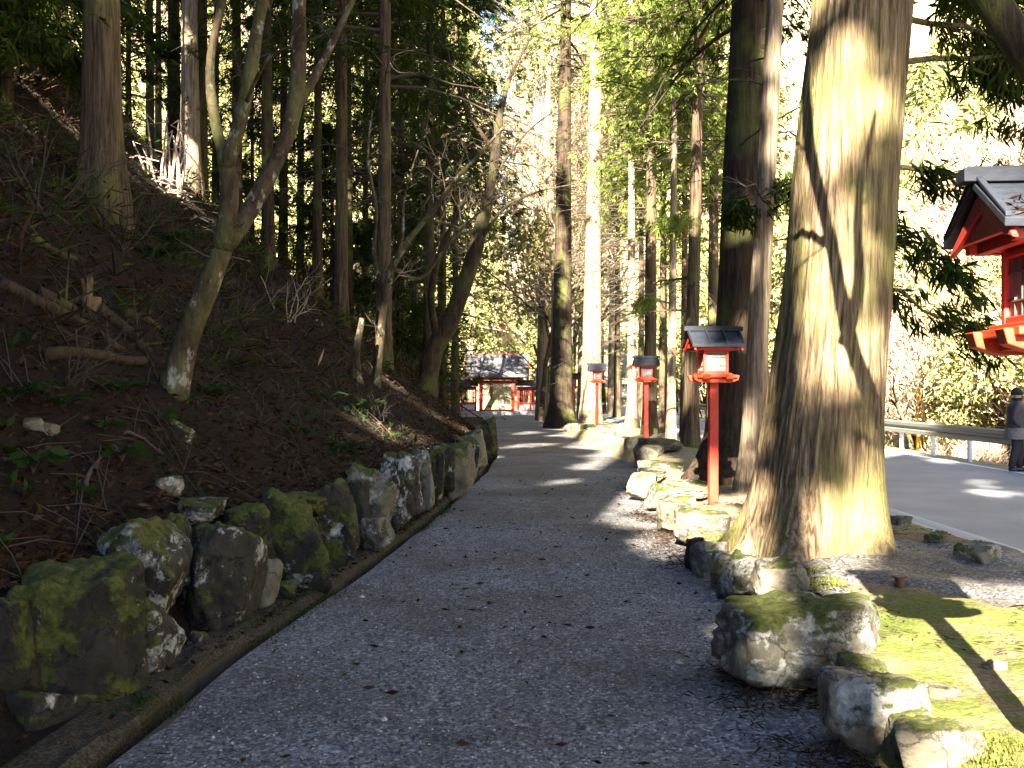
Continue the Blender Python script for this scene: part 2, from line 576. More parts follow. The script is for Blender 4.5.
def build_ground():
    xs = grid_coords([(-120, -40, 4), (-40, -14, 1), (-14, -6, .25), (-6, 5.2, .09), (5.2, 16, .4), (16, 40, 1.2), (40, 140, 5)])
    ys = grid_coords([(-45, -4, 2), (-4, 3, .4), (3, 12, .12), (12, 24, .2), (24, 50, .5), (50, 110, 1.5), (110, 290, 6)])
    X, Y = np.meshgrid(xs, ys)
    Z = G(X, Y)
    nx, ny = len(xs), len(ys)
    V = np.stack([X, Y, Z], -1).reshape(-1, 3)
    i, j = np.meshgrid(np.arange(nx - 1), np.arange(ny - 1))
    a = (j * nx + i).ravel()
    Fc = np.stack([a, a + 1, a + nx + 1, a + nx], -1)
    cx = V[Fc].mean(1)
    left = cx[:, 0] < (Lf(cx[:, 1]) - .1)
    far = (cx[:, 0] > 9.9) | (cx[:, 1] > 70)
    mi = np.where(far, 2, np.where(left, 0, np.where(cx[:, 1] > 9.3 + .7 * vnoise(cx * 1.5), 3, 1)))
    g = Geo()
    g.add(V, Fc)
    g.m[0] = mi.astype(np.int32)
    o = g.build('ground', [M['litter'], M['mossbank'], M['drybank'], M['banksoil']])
    tag(o, kind='structure')


build_ground()


def ribbon(name, rows, m, kind='structure', smooth=True):
    """rows: list of equal-length point lists (cross-sections)"""
    A = np.array(rows)
    n, k = A.shape[:2]
    i, j = np.meshgrid(np.arange(k - 1), np.arange(n - 1))
    a = (j * k + i).ravel()
    g = Geo()
    g.add(A.reshape(-1, 3), np.stack([a, a + 1, a + k + 1, a + k], -1))
    o = g.build(name, m, smooth=smooth)
    return tag(o, kind=kind)


def build_path():
    ys = grid_coords([(-12, 3, .5), (3, 14, .12), (14, 30, .3), (30, 79.5, 1)])
    rows = []
    for y in ys:
        L, Rr = Lf(y), Rf(y) + .30
        t = np.linspace(0, 1, 40)
        x = L + (Rr - L) * t
        z = Pf(y) + .012 * fbm(np.stack([x * 1.3, np.full(40, y * 1.3), np.zeros(40)], -1), 3) + .018 * np.sin(t * math.pi)
        z[0] -= .004
        rows.append(np.stack([x, np.full(40, y), z], -1))
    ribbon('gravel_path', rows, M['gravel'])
    # drain channel down the hill side of the path
    rows = []
    for y in grid_coords([(-12, 3, .5), (3, 24, .15), (24, 32, .4)]):
        L, P = Lf(y), Pf(y)
        w = .02 * vnoise(np.array([[y * 1.7, 3.3, 0], [y * 1.7, 8.3, 0], [y * 2.7, 1, 0]]))
        prof = [(.03, -.012), (0, -.006), (-.005 + w[0], -.2), (-.11 + w[1], -.2), (-.115 + w[1], .0)]
        rows.append([(L + a, y, P + b) for a, b in prof])
    ribbon('drain_channel', rows, M['concrete_mossy_shaded'], smooth=False)
    rows = []
    for y in grid_coords([(-12, 3, .5), (3, 24, .06), (24, 32, .4)]):
        L, P = Lf(y), Pf(y)
        w = [.022 * float(fbm(np.array([[y * 3.1, k * 7.7, 2.2]]), 3)[0]) for k in range(5)]
        w0 = .02 * float(vnoise(np.array([[y * 1.7, 8.3, 0]])))
        prof = [(-.112 + w0, -.10), (-.108 + w0 + w[0], -.01), (-.15 + w[1], .028 + w[2]), (-.22 + w[1], .030 + w[3] * 1.2), (-.30, .028 + w[4]), (-.40, .015), (-.46, -.05)]
        rows.append([(L + a, y, P + b) for a, b in prof])
    ribbon('drain_edge', rows, M['edgesoil'], smooth=False)
    # small gravel apron round the giant tree's foot
    rows = []
    for y in np.arange(5.9, 9.3, .08):
        xx = np.linspace(1.9, 4.5, 40)
        yy = np.full(40, y)
        e = 1 - np.hypot((xx - 3.2) / 1.15, (y - 7.5) / 1.35) + .45 * fbm(np.stack([xx * 1.6, yy * 1.6, yy * 0], -1), 3)
        rows.append(np.stack([xx, yy, G(xx, yy) + .012 + np.clip(e * .1, -.08, .006)], -1))
    pad = ribbon('gravel_apron', rows, M['gravel'])
    # road, its line and its near kerb
    ys = grid_coords([(-30, 20, 1), (20, 134, 2)])
    ribbon('road', [[(4.9, y, -.12), (6.5, y, -.095), (8, y, -.095), (9.95, y, -.12)] for y in ys], M['asphalt'])
    ribbon('road_edge_line', [[(9.60, y, -.1115), (9.74, y, -.1135)] for y in ys], M['line_paint'])
    k = Geo()
    for y in np.arange(-12, 60, 1.0):
        k.box((4.80, y + .5, -.13), (.34, .992, .12 + .004 * random.random()))
    o = k.build('road_kerb', M['concrete'], smooth=False)
    bevel(o, .012, 2)
    tag(o, kind='structure')


build_path()

# ------------------------------------------------------------------ sun direction and the gaps it comes through
EL, AZ = R(31), R(12)
S = np.array([-math.sin(AZ) * math.cos(EL), -math.cos(AZ) * math.cos(EL), math.sin(EL)])
LIT = []                                        # (point, radius): spots the photo shows in sun


def lit(px, py, d, r): LIT.append((pw(px, py, d), r))
def litw(x, y, z, r): LIT.append((np.array([x, y, z]), r))


for x, y, r in ((2.5, 3.3, .8), (2.3, 4.3, .7), (2.2, 5.2, .6), (2.9, 5.2, .7), (3.2, 6.2, .5), (1.95, 4.2, .4), (1.95, 5.4, .35), (3.6, 4.6, .7), (2.2, 6.6, .3)):
    litw(x, y, .2, r)
litw(1.75, 3.3, 1.6, .45)
litw(1.75, 3.3, 2.0, .4)
for px, py, r in ((808, 195, .26), (803, 255, .26), (838, 325, .34), (868, 335, .24), (790, 300, .2), (785, 345, .16), (775, 525, .32), (764, 490, .18), (795, 545, .26), (745, 540, .2), (850, 545, .12), (868, 70, .22), (842, 40, .22), (876, 455, .10), (812, 548, .18), (872, 230, .10)):
    lit(px, py, 7.55, r + .03)
lit(780, 560, 7.9, .35)
for px, py, d, r in ((885, 700, 4.0, .26), (945, 745, 3.6, .26), (850, 630, 4.9, .3), (800, 625, 4.8, .2), (785, 575, 6.2, .2), (750, 575, 6.8, .2), (705, 530, 9.2, .2), (682, 512, 10, .25), (970, 700, 3.9, .4)):
    lit(px, py, d, r)
for px, py, d, r in ((640, 522, 11, .32), (650, 545, 9.5, .36), (600, 515, 11.5, .3), (685, 472, 15, .5), (650, 490, 13, .6), (615, 492, 14, .3),
                     (590, 466, 19, .5), (640, 440, 24, 1.1), (610, 430, 30, 1.3), (590, 455, 22, .35), (540, 445, 26, .6), (520, 432, 33, .8),
                     (645, 400, 25, .7), (645, 370, 25, .6), (632, 300, 32, 1.2), (632, 200, 32, 1.2), (592, 330, 37, 1.5), (592, 260, 37, 1.5), (594, 390, 34, 1.0),
                     (672, 400, 25, .5), (672, 330, 25, .5), (700, 220, 22, .35), (700, 150, 22, .3), (768, 330, 12.8, .34), (768, 250, 12.8, .36), (756, 420, 12.6, .3), (775, 60, 12.9, .3), (772, 150, 12.9, .34), (750, 470, 12.6, .2), (690, 440, 14, .25),
                     (713, 470, 11.8, .12),
                     (97, 60, 16.5, .35), (98, 150, 16.5, .4), (104, 178, 16.5, .35), (188, 60, 24.5, .5), (190, 130, 24.5, .4), (195, 185, 24.5, .7), (175, 165, 24, .6), (205, 195, 24, .6),
                     (226, 160, 8.8, .18), (240, 110, 8.9, .16), (250, 50, 9, .2), (212, 90, 8.9, .16), (228, 215, 8.8, .16), (430, 428, 19.5, .45), (474, 442, 17.2, .12),
                     (410, 415, 19.5, .3), (362, 330, 13, .22), (440, 205, 18, .5), (420, 225, 18, .4), (380, 405, 14, .25), (300, 275, 11, .25), (280, 250, 11, .2),
                     (470, 400, 20, .3)):
    lit(px, py, d, r)
for d in (13, 17, 21, 26, 31, 37, 44, 52):
    for k in range(2):
        litw(rng.uniform(.7, 2.3), d + rng.uniform(-1.5, 1.5), 0, rng.uniform(.1, .3) + d * .005)
for y in np.arange(10.5, 37, 1.3):
    litw(Rf(y) + .25, y, .2, .22 + .008 * y)
for d in (24, 28, 33, 40, 50):
    litw(3.2, d, .3, .9 + d * .01)
for y in (12, 15.5, 19, 24, 30, 38):
    litw(rng.uniform(6, 9), y, -.1, .35)
    litw(rng.uniform(5.3, 9), y + 1.6, -.1, .25)
LITP = np.array([p for p, r in LIT])
LITR = np.array([r for p, r in LIT]) * .9 + .06


def shade_mask(C, pad=0.):
    """True for foliage that stays: it does not stand in one of the sun's gaps"""
    keep = np.ones(len(C), bool)
    for a in range(0, len(C), 40000):
        D = C[a:a + 40000, None, :] - LITP[None]
        t = D @ S
        perp = np.linalg.norm(D - t[..., None] * S, axis=-1)
        bad = (t > .25) & (perp < LITR[None] + pad)
        keep[a:a + 40000] = ~bad.any(1)
    return keep


# ------------------------------------------------------------------ trees
def leaf_geo(g, C, D, ln, wd, mat_=0):
    n = len(C)
    D = unit(D)
    rnd = unit(rng.normal(size=(n, 3)))
    sd = unit(np.cross(D, rnd))
    ln = np.broadcast_to(ln, (n,))[:, None]
    wd = np.broadcast_to(wd, (n,))[:, None]
    V = np.stack([C, C + D * ln * .45 + sd * wd * .5, C + D * ln, C + D * ln * .45 - sd * wd * .5], 1).reshape(-1, 3)
    a = np.arange(n)[:, None] * 4 + np.arange(4)[None]
    g.add(V, a, mat_)


def tufts(g, C, D, k, spread, ln, wd, mat_=0, jit=.0):
    n = len(C)
    C2 = np.repeat(C, k, 0)
    D2 = np.repeat(unit(D), k, 0) + rng.normal(size=(n * k, 3)) * spread
    if jit:
        C2 = C2 + rng.normal(size=C2.shape) * jit
    s = rng.uniform(.6, 1.25, n * k)
    leaf_geo(g, C2, D2, ln * s, wd * s, mat_)


def trunk_geo(g, path, r0, r1, sides=18, rings=30, flare=.5, fh=.7, flute=.05, buttress=5, sink=.4, seed=0, matl=0, rough=.02):
    """tapering stem through the points of PATH, with root flare and fluted, uneven bark"""
    path = np.asarray(path, float)
    seg = np.r_[0, np.cumsum(np.linalg.norm(np.diff(path, axis=0), axis=1))]
    T = seg[-1]
    tt = np.r_[np.linspace(0, min(2.2 * fh, T * .3), max(rings // 3, 5), endpoint=False), np.linspace(min(2.2 * fh, T * .3), T, rings - max(rings // 3, 5))]
    if sides > 100:
        tt = np.r_[np.linspace(0, 7, rings - 30, endpoint=False), np.linspace(7, T, 30)]
    sm = np.stack([np.interp(tt, seg, path[:, k]) for k in range(3)], -1)
    if len(path) > 2:
        for _ in range(3):
            sm[1:-1] = (sm[:-2] + 2 * sm[1:-1] + sm[2:]) / 4
    r = r0 + (r1 - r0) * (tt / T) ** .9
    th = np.arange(sides) * 2 * math.pi / sides
    ph = seed * 1.7
    root_ = (.30 * np.exp(-tt / .16)[:, None] * np.clip(np.cos(7 * th + 1.3 + .8 * np.sin(2 * th)), -.2, 1)[None]) if sides > 30 else 0
    fl = root_ + flare * np.exp(-tt / fh)[:, None] * (1 + .55 * np.cos(buttress * th + ph)[None] + .3 * np.cos((buttress + 2) * th + 2 * ph)[None])
    Q = np.stack([np.repeat(np.cos(th)[None], len(tt), 0).ravel() * 3.1, np.repeat(np.sin(th)[None], len(tt), 0).ravel() * 3.1,
                  np.repeat(tt[:, None], sides, 1).ravel() * .35 / max(r0, .1) * .5 + seed * 7], -1)
    nz = vnoise(Q).reshape(len(tt), sides) * flute
    Q2 = Q * np.array([4, 4, 2.2])
    nz = nz + vnoise(Q2).reshape(len(tt), sides) * rough
    if sides > 100:
        Qw = Q + .35 * np.stack([vnoise(Q * .8 + 31), vnoise(Q * .8 + 57), 0 * Q[:, 0]], -1)
        rdg = np.abs(vnoise(Qw * np.array([6, 6, 1.3]) + 5))
        nz = nz - .030 * np.clip(.28 - rdg, 0, 1).reshape(len(tt), sides) / .28 * (.4 + .6 * (vnoise(Q * .7 + 71).reshape(len(tt), sides) > -.3))
        nz = nz + .013 * vnoise(Qw * np.array([14, 14, 3.0])).reshape(len(tt), sides) + .006 * vnoise(Qw * np.array([26, 26, 9.0])).reshape(len(tt), sides)
    rr = r[:, None] * (1 + fl + nz)
    V = np.stack([sm[:, 0, None] + rr * np.cos(th), sm[:, 1, None] + rr * np.sin(th), np.repeat(sm[:, 2, None], sides, 1)], -1)
    V[0, :, 2] -= sink
    n = len(tt)
    i = np.arange(n - 1)[:, None] * sides
    j = np.arange(sides)[None]
    k = (j + 1) % sides
    g.add(V.reshape(-1, 3), np.stack([i + j, i + k, i + sides + k, i + sides + j], -1).reshape(-1, 4), matl)
    return sm, tt


def branch_line(p0, az, length, el0, droop, n=6, wob=.08):
    """a limb leaving at azimuth az: rises by el0, then hangs"""
    t = np.linspace(0, 1, n)
    r = length * t
    z = math.tan(el0) * r - droop * length * t ** 2
    wx = rng.normal(size=n).cumsum() * wob * length / n
    a = az + wx / max(length, .3) * .8
    return np.stack([p0[0] + r * np.cos(a), p0[1] + r * np.sin(a), p0[2] + z + rng.normal(size=n) * .02 * length * (t > 0)], -1)


def cedar(label, base, top_px, r0, height, z0, rmax, nb=60, nt=40, k=12, ln=.19, wd=.027, m='bark_cedar', leaf='leaf_cedar', name='cedar_tree', group=None, lean=None,
          flare=.35, fh=.6, dead=0, sides=16, low=(), buttress=5, path=None, dead_toward=None, rings=30, flute=.05, dead_range=None, rough=.02):
    """tall straight conifer: stem, limbs and hanging sprays, in world coordinates around its foot"""
    bx, by, bz = base
    if path is None:
        if lean is None:
            ztop = CAMZ + HY / F * by
            tx = (top_px - CX) / F * by
            lx = (tx - bx) / max(ztop - bz, .5)
            lean = (lx, 0)
        path = [(bx, by, bz), (bx + lean[0] * height * .5, by + lean[1] * height * .5, bz + height * .5), (bx + lean[0] * height, by + lean[1] * height, bz + height)]
    seed = abs(hash((round(bx, 2), round(by, 2)))) % 97
    root = thing(name, label, 'tree', (bx, by, bz), 0, group)
    g = Geo()
    sm, tt = trunk_geo(g, path, r0, r0 * .25, sides, rings, flare, fh, seed=seed, buttress=buttress, flute=flute, rough=rough)
    C, D = [], []
    zz = sm[:, 2] - bz

    def axis(h):
        return np.array([np.interp(h, zz, sm[:, 0]), np.interp(h, zz, sm[:, 1]), bz + h])
    for i in range(nb):
        t = (i + rng.uniform(0, .9)) / nb
        h = z0 + (height - z0) * t
        L = rmax * (1 - t) ** .65 * rng.uniform(.55, 1.1) + .25
        az = rng.uniform(0, 2 * math.pi)
        ln_ = branch_line(axis(h), az, L, rng.uniform(-.1, .5) + .3 * t, rng.uniform(.25, .7), 5)
        g.tube(ln_, np.linspace(max(.018, .016 * L), .006, 5), 3, 1, cap=False)
        q = rng.uniform(.25, 1, nt) ** .8
        idx = q * 4
        P = np.stack([np.interp(idx, np.arange(5), ln_[:, c]) for c in range(3)], -1)
        sc = .16 * L * q[:, None] + .06
        P = P + rng.normal(size=P.shape) * sc * np.array([1, 1, .55])
        out = unit(ln_[-1] - ln_[0])
        C.append(P)
        D.append(np.repeat(out[None], nt, 0) * .7 + rng.normal(size=(nt, 3)) * .35 + np.array([0, 0, -.45]))
    for i in range(dead):
        lo, hi = dead_range or (max(1.6, z0 * .35), z0 + 2)
        h = rng.uniform(lo, hi)
        az = dead_toward + rng.normal() * .7 if dead_toward is not None else rng.uniform(0, 2 * math.pi)
        L = rng.uniform(.5, 1.0) * min(rmax, 2.6)
        b = branch_line(axis(h), az, L, rng.uniform(-.05, .35), rng.uniform(.1, .5), 6, .25)
        g.tube(b, np.linspace(.016, .004, 6), 3, 1, cap=False)
        for c in range(7):
            kq = rng.integers(1, 6)
            b2 = branch_line(b[kq], az + rng.normal() * .8, L * rng.uniform(.2, .5), rng.uniform(-.3, .5), .3, 4, .3)
            g.tube(b2, np.linspace(.008, .003, 4), 3, 1, cap=False)
    for (h, az, L, el, dr, n_t, big) in low:          # low living branches
        b = branch_line(axis(h), az, L, el, dr, 7, .12)
        g.tube(b, np.linspace(.012 + .012 * L, .006, 7), 5, 0, cap=False)
        for c in range(int(n_t)):
            q = rng.uniform(.3, 1)
            p = np.array([np.interp(q * 6, np.arange(7), b[:, cc]) for cc in range(3)])
            b2 = branch_line(p, az + rng.normal() * .9, L * rng.uniform(.12, .32), rng.uniform(-.2, .3), .5, 4, .2)
            g.tube(b2, np.linspace(.009, .003, 4), 3, 1, cap=False)
            m_ = 16
            P = b2[rng.integers(0, 4, m_)] + rng.normal(size=(m_, 3)) * .07 * big
            C.append(P)
            D.append(np.repeat(unit(b2[-1] - b2[0])[None], m_, 0) * .6 + np.array([0, 0, -.5]) + rng.normal(size=(m_, 3)) * .3)
    t_o = g.build('trunk', [M[m], M['twig']], root, origin=(bx, by, bz))
    if C:
        C, D = np.concatenate(C), np.concatenate(D)
        keep = shade_mask(C, max(0., ln - .2) * .45)
        C, D = C[keep], D[keep]
        g2 = Geo()
        tufts(g2, C, D, k, .42, ln, wd, 0, .03)
        g2.build('crown', M[leaf], root, smooth=False, origin=(bx, by, bz))
    return root


def grow(g, p, d, L, r, lev, leaves=None, up=.15, wob=.22, nmin=2, sides=(7, 5, 4, 3, 3), matl=0):
    """bare twiggy limb, recursively"""
    n = 6
    pts = [np.array(p, float)]
    d = np.array(d, float) / np.linalg.norm(d)
    for i in range(n):
        d = d + rng.normal(size=3) * wob / math.sqrt(n) + np.array([0, 0, up / n])
        d /= np.linalg.norm(d)
        pts.append(pts[-1] + d * L / n)
    pts = np.array(pts)
    rad = np.linspace(r, r * .45, n + 1)
    g.tube(pts, rad, sides[min(lev, 4)], matl if lev < 2 else 1, cap=False)
    if lev >= 4 or r < .0022:
        return
    for c in range(nmin + int(rng.integers(1, 3))):
        q = int(rng.integers(2, n + 1))
        side = unit(np.cross(d, rng.normal(size=3)))
        dd = unit(pts[q] - pts[q - 1]) * .75 + side * rng.uniform(.4, .85)
        grow(g, pts[q], dd, L * rng.uniform(.45, .72), rad[q] * rng.uniform(.5, .75), lev + 1, leaves, up, wob, nmin, sides, matl)


def bare_tree(label, base, paths, m='bark_smooth', tw='twig', name='bare_tree', group=None, twigs=3, lev=1, tl=.45, flare=.3):
    """crooked leafless tree: given limb lines (points + start/end radius), each dressed with twigs"""
    root = thing(name, label, 'tree', base, 0, group)
    g = Geo()
    for i, (pts, ra, rb) in enumerate(paths):
        pts = np.asarray(pts, float)
        seg = np.r_[0, np.cumsum(np.linalg.norm(np.diff(pts, axis=0), axis=1))]
        n = max(10, int(seg[-1] / .12))
        t = np.linspace(0, seg[-1], n)
        q = np.stack([np.interp(t, seg, pts[:, k]) for k in range(3)], -1)
        for _ in range(6):
            q[1:-1] = (q[:-2] + 2 * q[1:-1] + q[2:]) / 4
        rad = ra + (rb - ra) * np.linspace(0, 1, n)
        if i == 0:
            rad = rad * (1 + flare * np.exp(-t / .25))
        rad = rad * (1 + .10 * vnoise(np.stack([t * 3, np.full(n, i * 3.3), np.zeros(n)], -1)))
        g.tube(q, rad, 12 if ra > .05 else 7, 0)
        for c in range(int(twigs * seg[-1])):
            kq = int(n * rng.uniform(.35 if i == 0 else .1, 1)) - 1
            dd = unit(q[kq] - q[kq - 1]) * .6 + unit(rng.normal(size=3)) + np.array([0, 0, .2])
            grow(g, q[kq], dd, tl * rng.uniform(.6, 1.6), min(rad[kq] * .35, .009), lev + 1, sides=(6, 4, 3, 3, 3))
    g.build('trunk', [M[m], M[tw]], root, origin=base)
    return root


# --- the giant cedar beside the path
gb = pw(808, 555, 8.1)
gz = g1(gb[0], gb[1])
ax = [pw(808, 555, 8.1), pw(818, 450, 8.1), pw(836, 300, 8.1), pw(848, 150, 8.1), pw(861, 0, 8.1), pw(880, -260, 8.1), pw(900, -900, 8.1), pw(905, -2200, 8.1)]
cedar('giant cedar with mossy fluted bark and broad flared foot beside the nearest lantern post', (gb[0], gb[1], gz), 0, .475, 24, 13.5, 3.4, nb=40, m='bark_giant', ln=.15, wd=.022, path=ax, flare=.34, fh=.5,
      sides=360, rings=210, flute=.06, buttress=4, rough=.03,
      low=((3.9, -.05, 1.9, .25, .25, 9, 1), (4.35, .25, 2.0, .1, .3, 10, 1), (3.15, .15, 1.6, .05, .15, 6, 1), (4.7, -.5, 1.7, .1, .4, 9, 1.2), (2.3, .35, 1.3, -.15, .25, 4, 1), (5.2, .5, 2.4, .1, .45, 14, 1.2), (2.75, .0, 1.0, -.3, .3, 4, 1)))


def at(px, d, up=0):
    x = (px - CX) / F * d
    return (x, d, g1(x, d) + up)


PI = math.pi
# --- row of trees on the bank between path and road
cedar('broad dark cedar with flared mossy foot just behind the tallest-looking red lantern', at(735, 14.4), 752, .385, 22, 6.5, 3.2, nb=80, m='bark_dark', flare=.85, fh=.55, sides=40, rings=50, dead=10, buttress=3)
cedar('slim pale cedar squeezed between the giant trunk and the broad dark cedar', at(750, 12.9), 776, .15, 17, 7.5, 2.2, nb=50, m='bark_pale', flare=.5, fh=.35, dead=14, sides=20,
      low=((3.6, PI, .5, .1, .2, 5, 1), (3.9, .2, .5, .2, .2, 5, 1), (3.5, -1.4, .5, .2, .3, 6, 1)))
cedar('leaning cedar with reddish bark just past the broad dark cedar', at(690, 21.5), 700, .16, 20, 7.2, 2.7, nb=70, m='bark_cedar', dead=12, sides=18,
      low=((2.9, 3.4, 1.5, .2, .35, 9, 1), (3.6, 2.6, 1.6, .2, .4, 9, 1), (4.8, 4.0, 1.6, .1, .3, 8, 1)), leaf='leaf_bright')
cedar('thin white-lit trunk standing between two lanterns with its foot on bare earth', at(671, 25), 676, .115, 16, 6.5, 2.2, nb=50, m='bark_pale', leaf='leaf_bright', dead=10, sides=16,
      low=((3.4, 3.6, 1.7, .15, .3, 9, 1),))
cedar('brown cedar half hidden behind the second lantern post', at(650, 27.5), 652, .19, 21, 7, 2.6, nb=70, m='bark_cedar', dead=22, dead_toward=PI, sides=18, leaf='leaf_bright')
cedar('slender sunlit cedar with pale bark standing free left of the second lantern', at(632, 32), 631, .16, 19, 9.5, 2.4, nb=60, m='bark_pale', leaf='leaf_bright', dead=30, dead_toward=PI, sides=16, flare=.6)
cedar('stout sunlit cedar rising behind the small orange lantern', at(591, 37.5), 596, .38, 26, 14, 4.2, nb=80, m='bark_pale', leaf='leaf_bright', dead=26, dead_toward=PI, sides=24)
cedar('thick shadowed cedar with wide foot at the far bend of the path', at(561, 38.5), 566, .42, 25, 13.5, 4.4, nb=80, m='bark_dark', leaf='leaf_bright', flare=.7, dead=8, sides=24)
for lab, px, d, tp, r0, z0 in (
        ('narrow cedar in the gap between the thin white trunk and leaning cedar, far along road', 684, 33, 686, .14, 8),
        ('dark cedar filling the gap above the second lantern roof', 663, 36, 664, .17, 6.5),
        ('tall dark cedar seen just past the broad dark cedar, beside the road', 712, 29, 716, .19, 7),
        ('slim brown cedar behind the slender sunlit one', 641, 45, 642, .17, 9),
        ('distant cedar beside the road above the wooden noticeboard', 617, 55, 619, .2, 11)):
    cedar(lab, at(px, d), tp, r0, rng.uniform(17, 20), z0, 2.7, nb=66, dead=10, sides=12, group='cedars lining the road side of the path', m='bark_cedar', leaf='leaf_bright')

# --- hillside trees
def hill(px, py):
    return tuple(on_ground(px, py))


b = hill(101, 205)
print('trunk1', b)
cedar('thick cedar with sun-patched bark high on the dark slope', b, 101, .0195 * b[1], 24, 13, 3.6, nb=60, m='bark_cedar', flare=.3, sides=40, rings=60, dead=4)
b2 = hill(190, 186)
print('trunk2', b2)
cedar('sunlit cedar on the slope beside the clump of broken pale stalks', b2, 189, .0095 * b2[1], 22, 12, 3.0, nb=66, m='bark_pale', dead=6, sides=24)
HT = [  # px at foot, depth, px at top of frame, radius, crown start, label, bark
    (174, 30, 173, .22, 11, 'dark cedar trunk just behind the broken pale stalks', 'bark_dark'),
    (201, 27, 202, .17, 11, 'narrow cedar touching the sunlit slope cedar on its shaded side', 'bark_cedar'),
    (237, 28, 236, .16, 11, 'black cedar trunk showing through the fork of the crooked tree', 'bark_dark'),
    (268, 23, 266, .15, 8.5, 'straight cedar beside the crooked tree with a bare lower trunk', 'bark_dark'),
    (283, 31, 284, .16, 9, 'thin dark cedar half covered by the crooked tree second stem', 'bark_dark'),
    (317, 26, 318, .13, 6, 'slim cedar with drooping lower foliage above the bramble', 'bark_dark'),
    (341, 24, 342, .17, 7.5, 'cedar of the close pair on the slope, brown side to the path', 'bark_cedar'),
    (349, 29, 348, .13, 8, 'thinner cedar of the close pair on the slope', 'bark_dark'),
    (384, 22, 385, .17, 6.0, 'brown cedar rising through the bare limbs on the lower slope', 'bark_cedar'),
    (400, 33, 402, .15, 7, 'faint cedar behind the brown cedar and bare limbs', 'bark_dark'),
    (429, 28, 430, .17, 6.5, 'dark straight cedar just uphill of the leaning tree', 'bark_dark'),
    (443, 35, 443, .14, 7.5, 'thin cedar between the straight dark cedar and the leaning tree', 'bark_dark'),
    (150, 36, 149, .17, 11, 'thin cedar against bright woods, next to the sun-patched thick cedar', 'bark_dark'),
    (158, 44, 158, .20, 12, 'far cedar trunk above the slope crest against bright woods', 'bark_dark'),
    (215, 40, 216, .17, 11, 'far slim cedar seen between crooked tree limbs', 'bark_dark'),
    (300, 42, 301, .2, 10, 'far straight cedar at the crest of the slope', 'bark_dark'),
    (365, 42, 366, .18, 9, 'far cedar beyond the close pair', 'bark_dark'),
    (455, 46, 456, .2, 8, 'far cedar whose foot stands by the gate fence', 'bark_cedar'),
    (414, 48, 414, .17, 9, 'far thin cedar between two nearer dark trunks', 'bark_dark'),
    (440, 62, 441, .24, 9, 'stout far cedar close to the end of the gate wall', 'bark_cedar'),
]
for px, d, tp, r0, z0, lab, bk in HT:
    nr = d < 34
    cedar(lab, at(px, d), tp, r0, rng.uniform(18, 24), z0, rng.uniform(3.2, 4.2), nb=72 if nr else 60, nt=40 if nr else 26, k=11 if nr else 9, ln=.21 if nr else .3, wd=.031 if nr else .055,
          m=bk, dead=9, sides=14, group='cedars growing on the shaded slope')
# cedars on the slope beside and above the camera whose crowns shade it
for x, y in ((-11, 5), (-9.5, 10), (-13.5, 12), (-15, 19), (-12.2, 22), (-17, 27), (-19, 14), (-14, 0), (-7, 2), (-8, -2), (-18, 6), (-17, -3), (-11.5, 16), (-16, 23), (-20, 20), (-6, 6)):
    cedar('tall cedar high on the dark slope above the path', (x, y, g1(x, y)), 0, .28, rng.uniform(20, 25), rng.uniform(9, 12), 4.8, nb=80, nt=26, k=8, ln=.42, wd=.12, lean=(rng.normal() * .01, 0),
          sides=12, group='tall cedars at the top edge of the slope', m='bark_dark')
# cedars behind the viewer; their crowns cast the dappled shade on path and slope
for x, y, z0, rm in ((-3.4, -8.5, 4.0, 2.6), (-6.3, -10, 4, 3.2), (-9, -7, 4, 3.4), (-12, -12, 3, 3.6), (-5, -15, 6, 3.2), (-9.5, -18, 4, 3.6), (-2.6, -14.5, 9.0, 2.9), (-.4, -17, 12, 3.0), (1.8, -19, 13, 3.0), (4.2, -17, 13, 3.2), (-15, -6, 3, 3.6), (-1.2, -23, 14, 3.4), (-4.6, -11.8, 11, 2.4), (-7.4, -14.5, 8, 3.2), (-6.5, -20, 12, 3.4), (7, -21, 13, 3.2)):
    cedar('cedar standing back along the path', (x, y, g1(x, y)), 0, .3, rng.uniform(25, 29), z0, rm, nb=90, nt=34, k=6, ln=.55, wd=.20, lean=(0, 0), sides=10, group='cedars further back along the path', m='bark_cedar')

# --- crooked trees
d0 = on_ground(172, 388)[1]
q = lambda px, py, dd=0: pw(px, py, d0 + dd)
base = on_ground(172, 388)
bare_tree('crooked forked tree with smooth lichen-spotted bark at the foot of the slope', tuple(base),
          [([base - [0, 0, .15], q(176, 365), q(192, 325), q(210, 282), q(224, 245)], .125, .095),
           ([q(222, 250), q(229, 215), q(231, 180), q(224, 152, .05)], .095, .075),
           ([q(226, 165, .05), q(215, 128, .1), q(210, 95, .1), q(207, 55, .15), q(217, 25, .2), q(224, 0, .2), q(228, -60, .3), q(215, -160, .4)], .050, .025),
           ([q(226, 168), q(236, 135), q(245, 108), q(250, 70), q(256, 30), q(263, 0), q(272, -60, -.2), q(270, -180, -.4)], .066, .04),
           ([q(224, 246), q(243, 228, .1), q(262, 185, .2), q(286, 145, .3), q(296, 110, .3), q(299, 60, .3), q(298, 0, .3), q(305, -110, .4)], .085, .055),
           ([q(296, 108, .3), q(318, 72, .4), q(335, 35, .5), q(352, 0, .6), q(380, -60, .8)], .045, .02),
           ([q(245, 105), q(262, 60, -.4), q(300, 25, -.8)], .02, .008)],
          twigs=1.6, tl=.35)
lb = on_ground(424, 372)
ld = lb[1]
ql = lambda px, py, dd=0: pw(px, py, ld + dd)
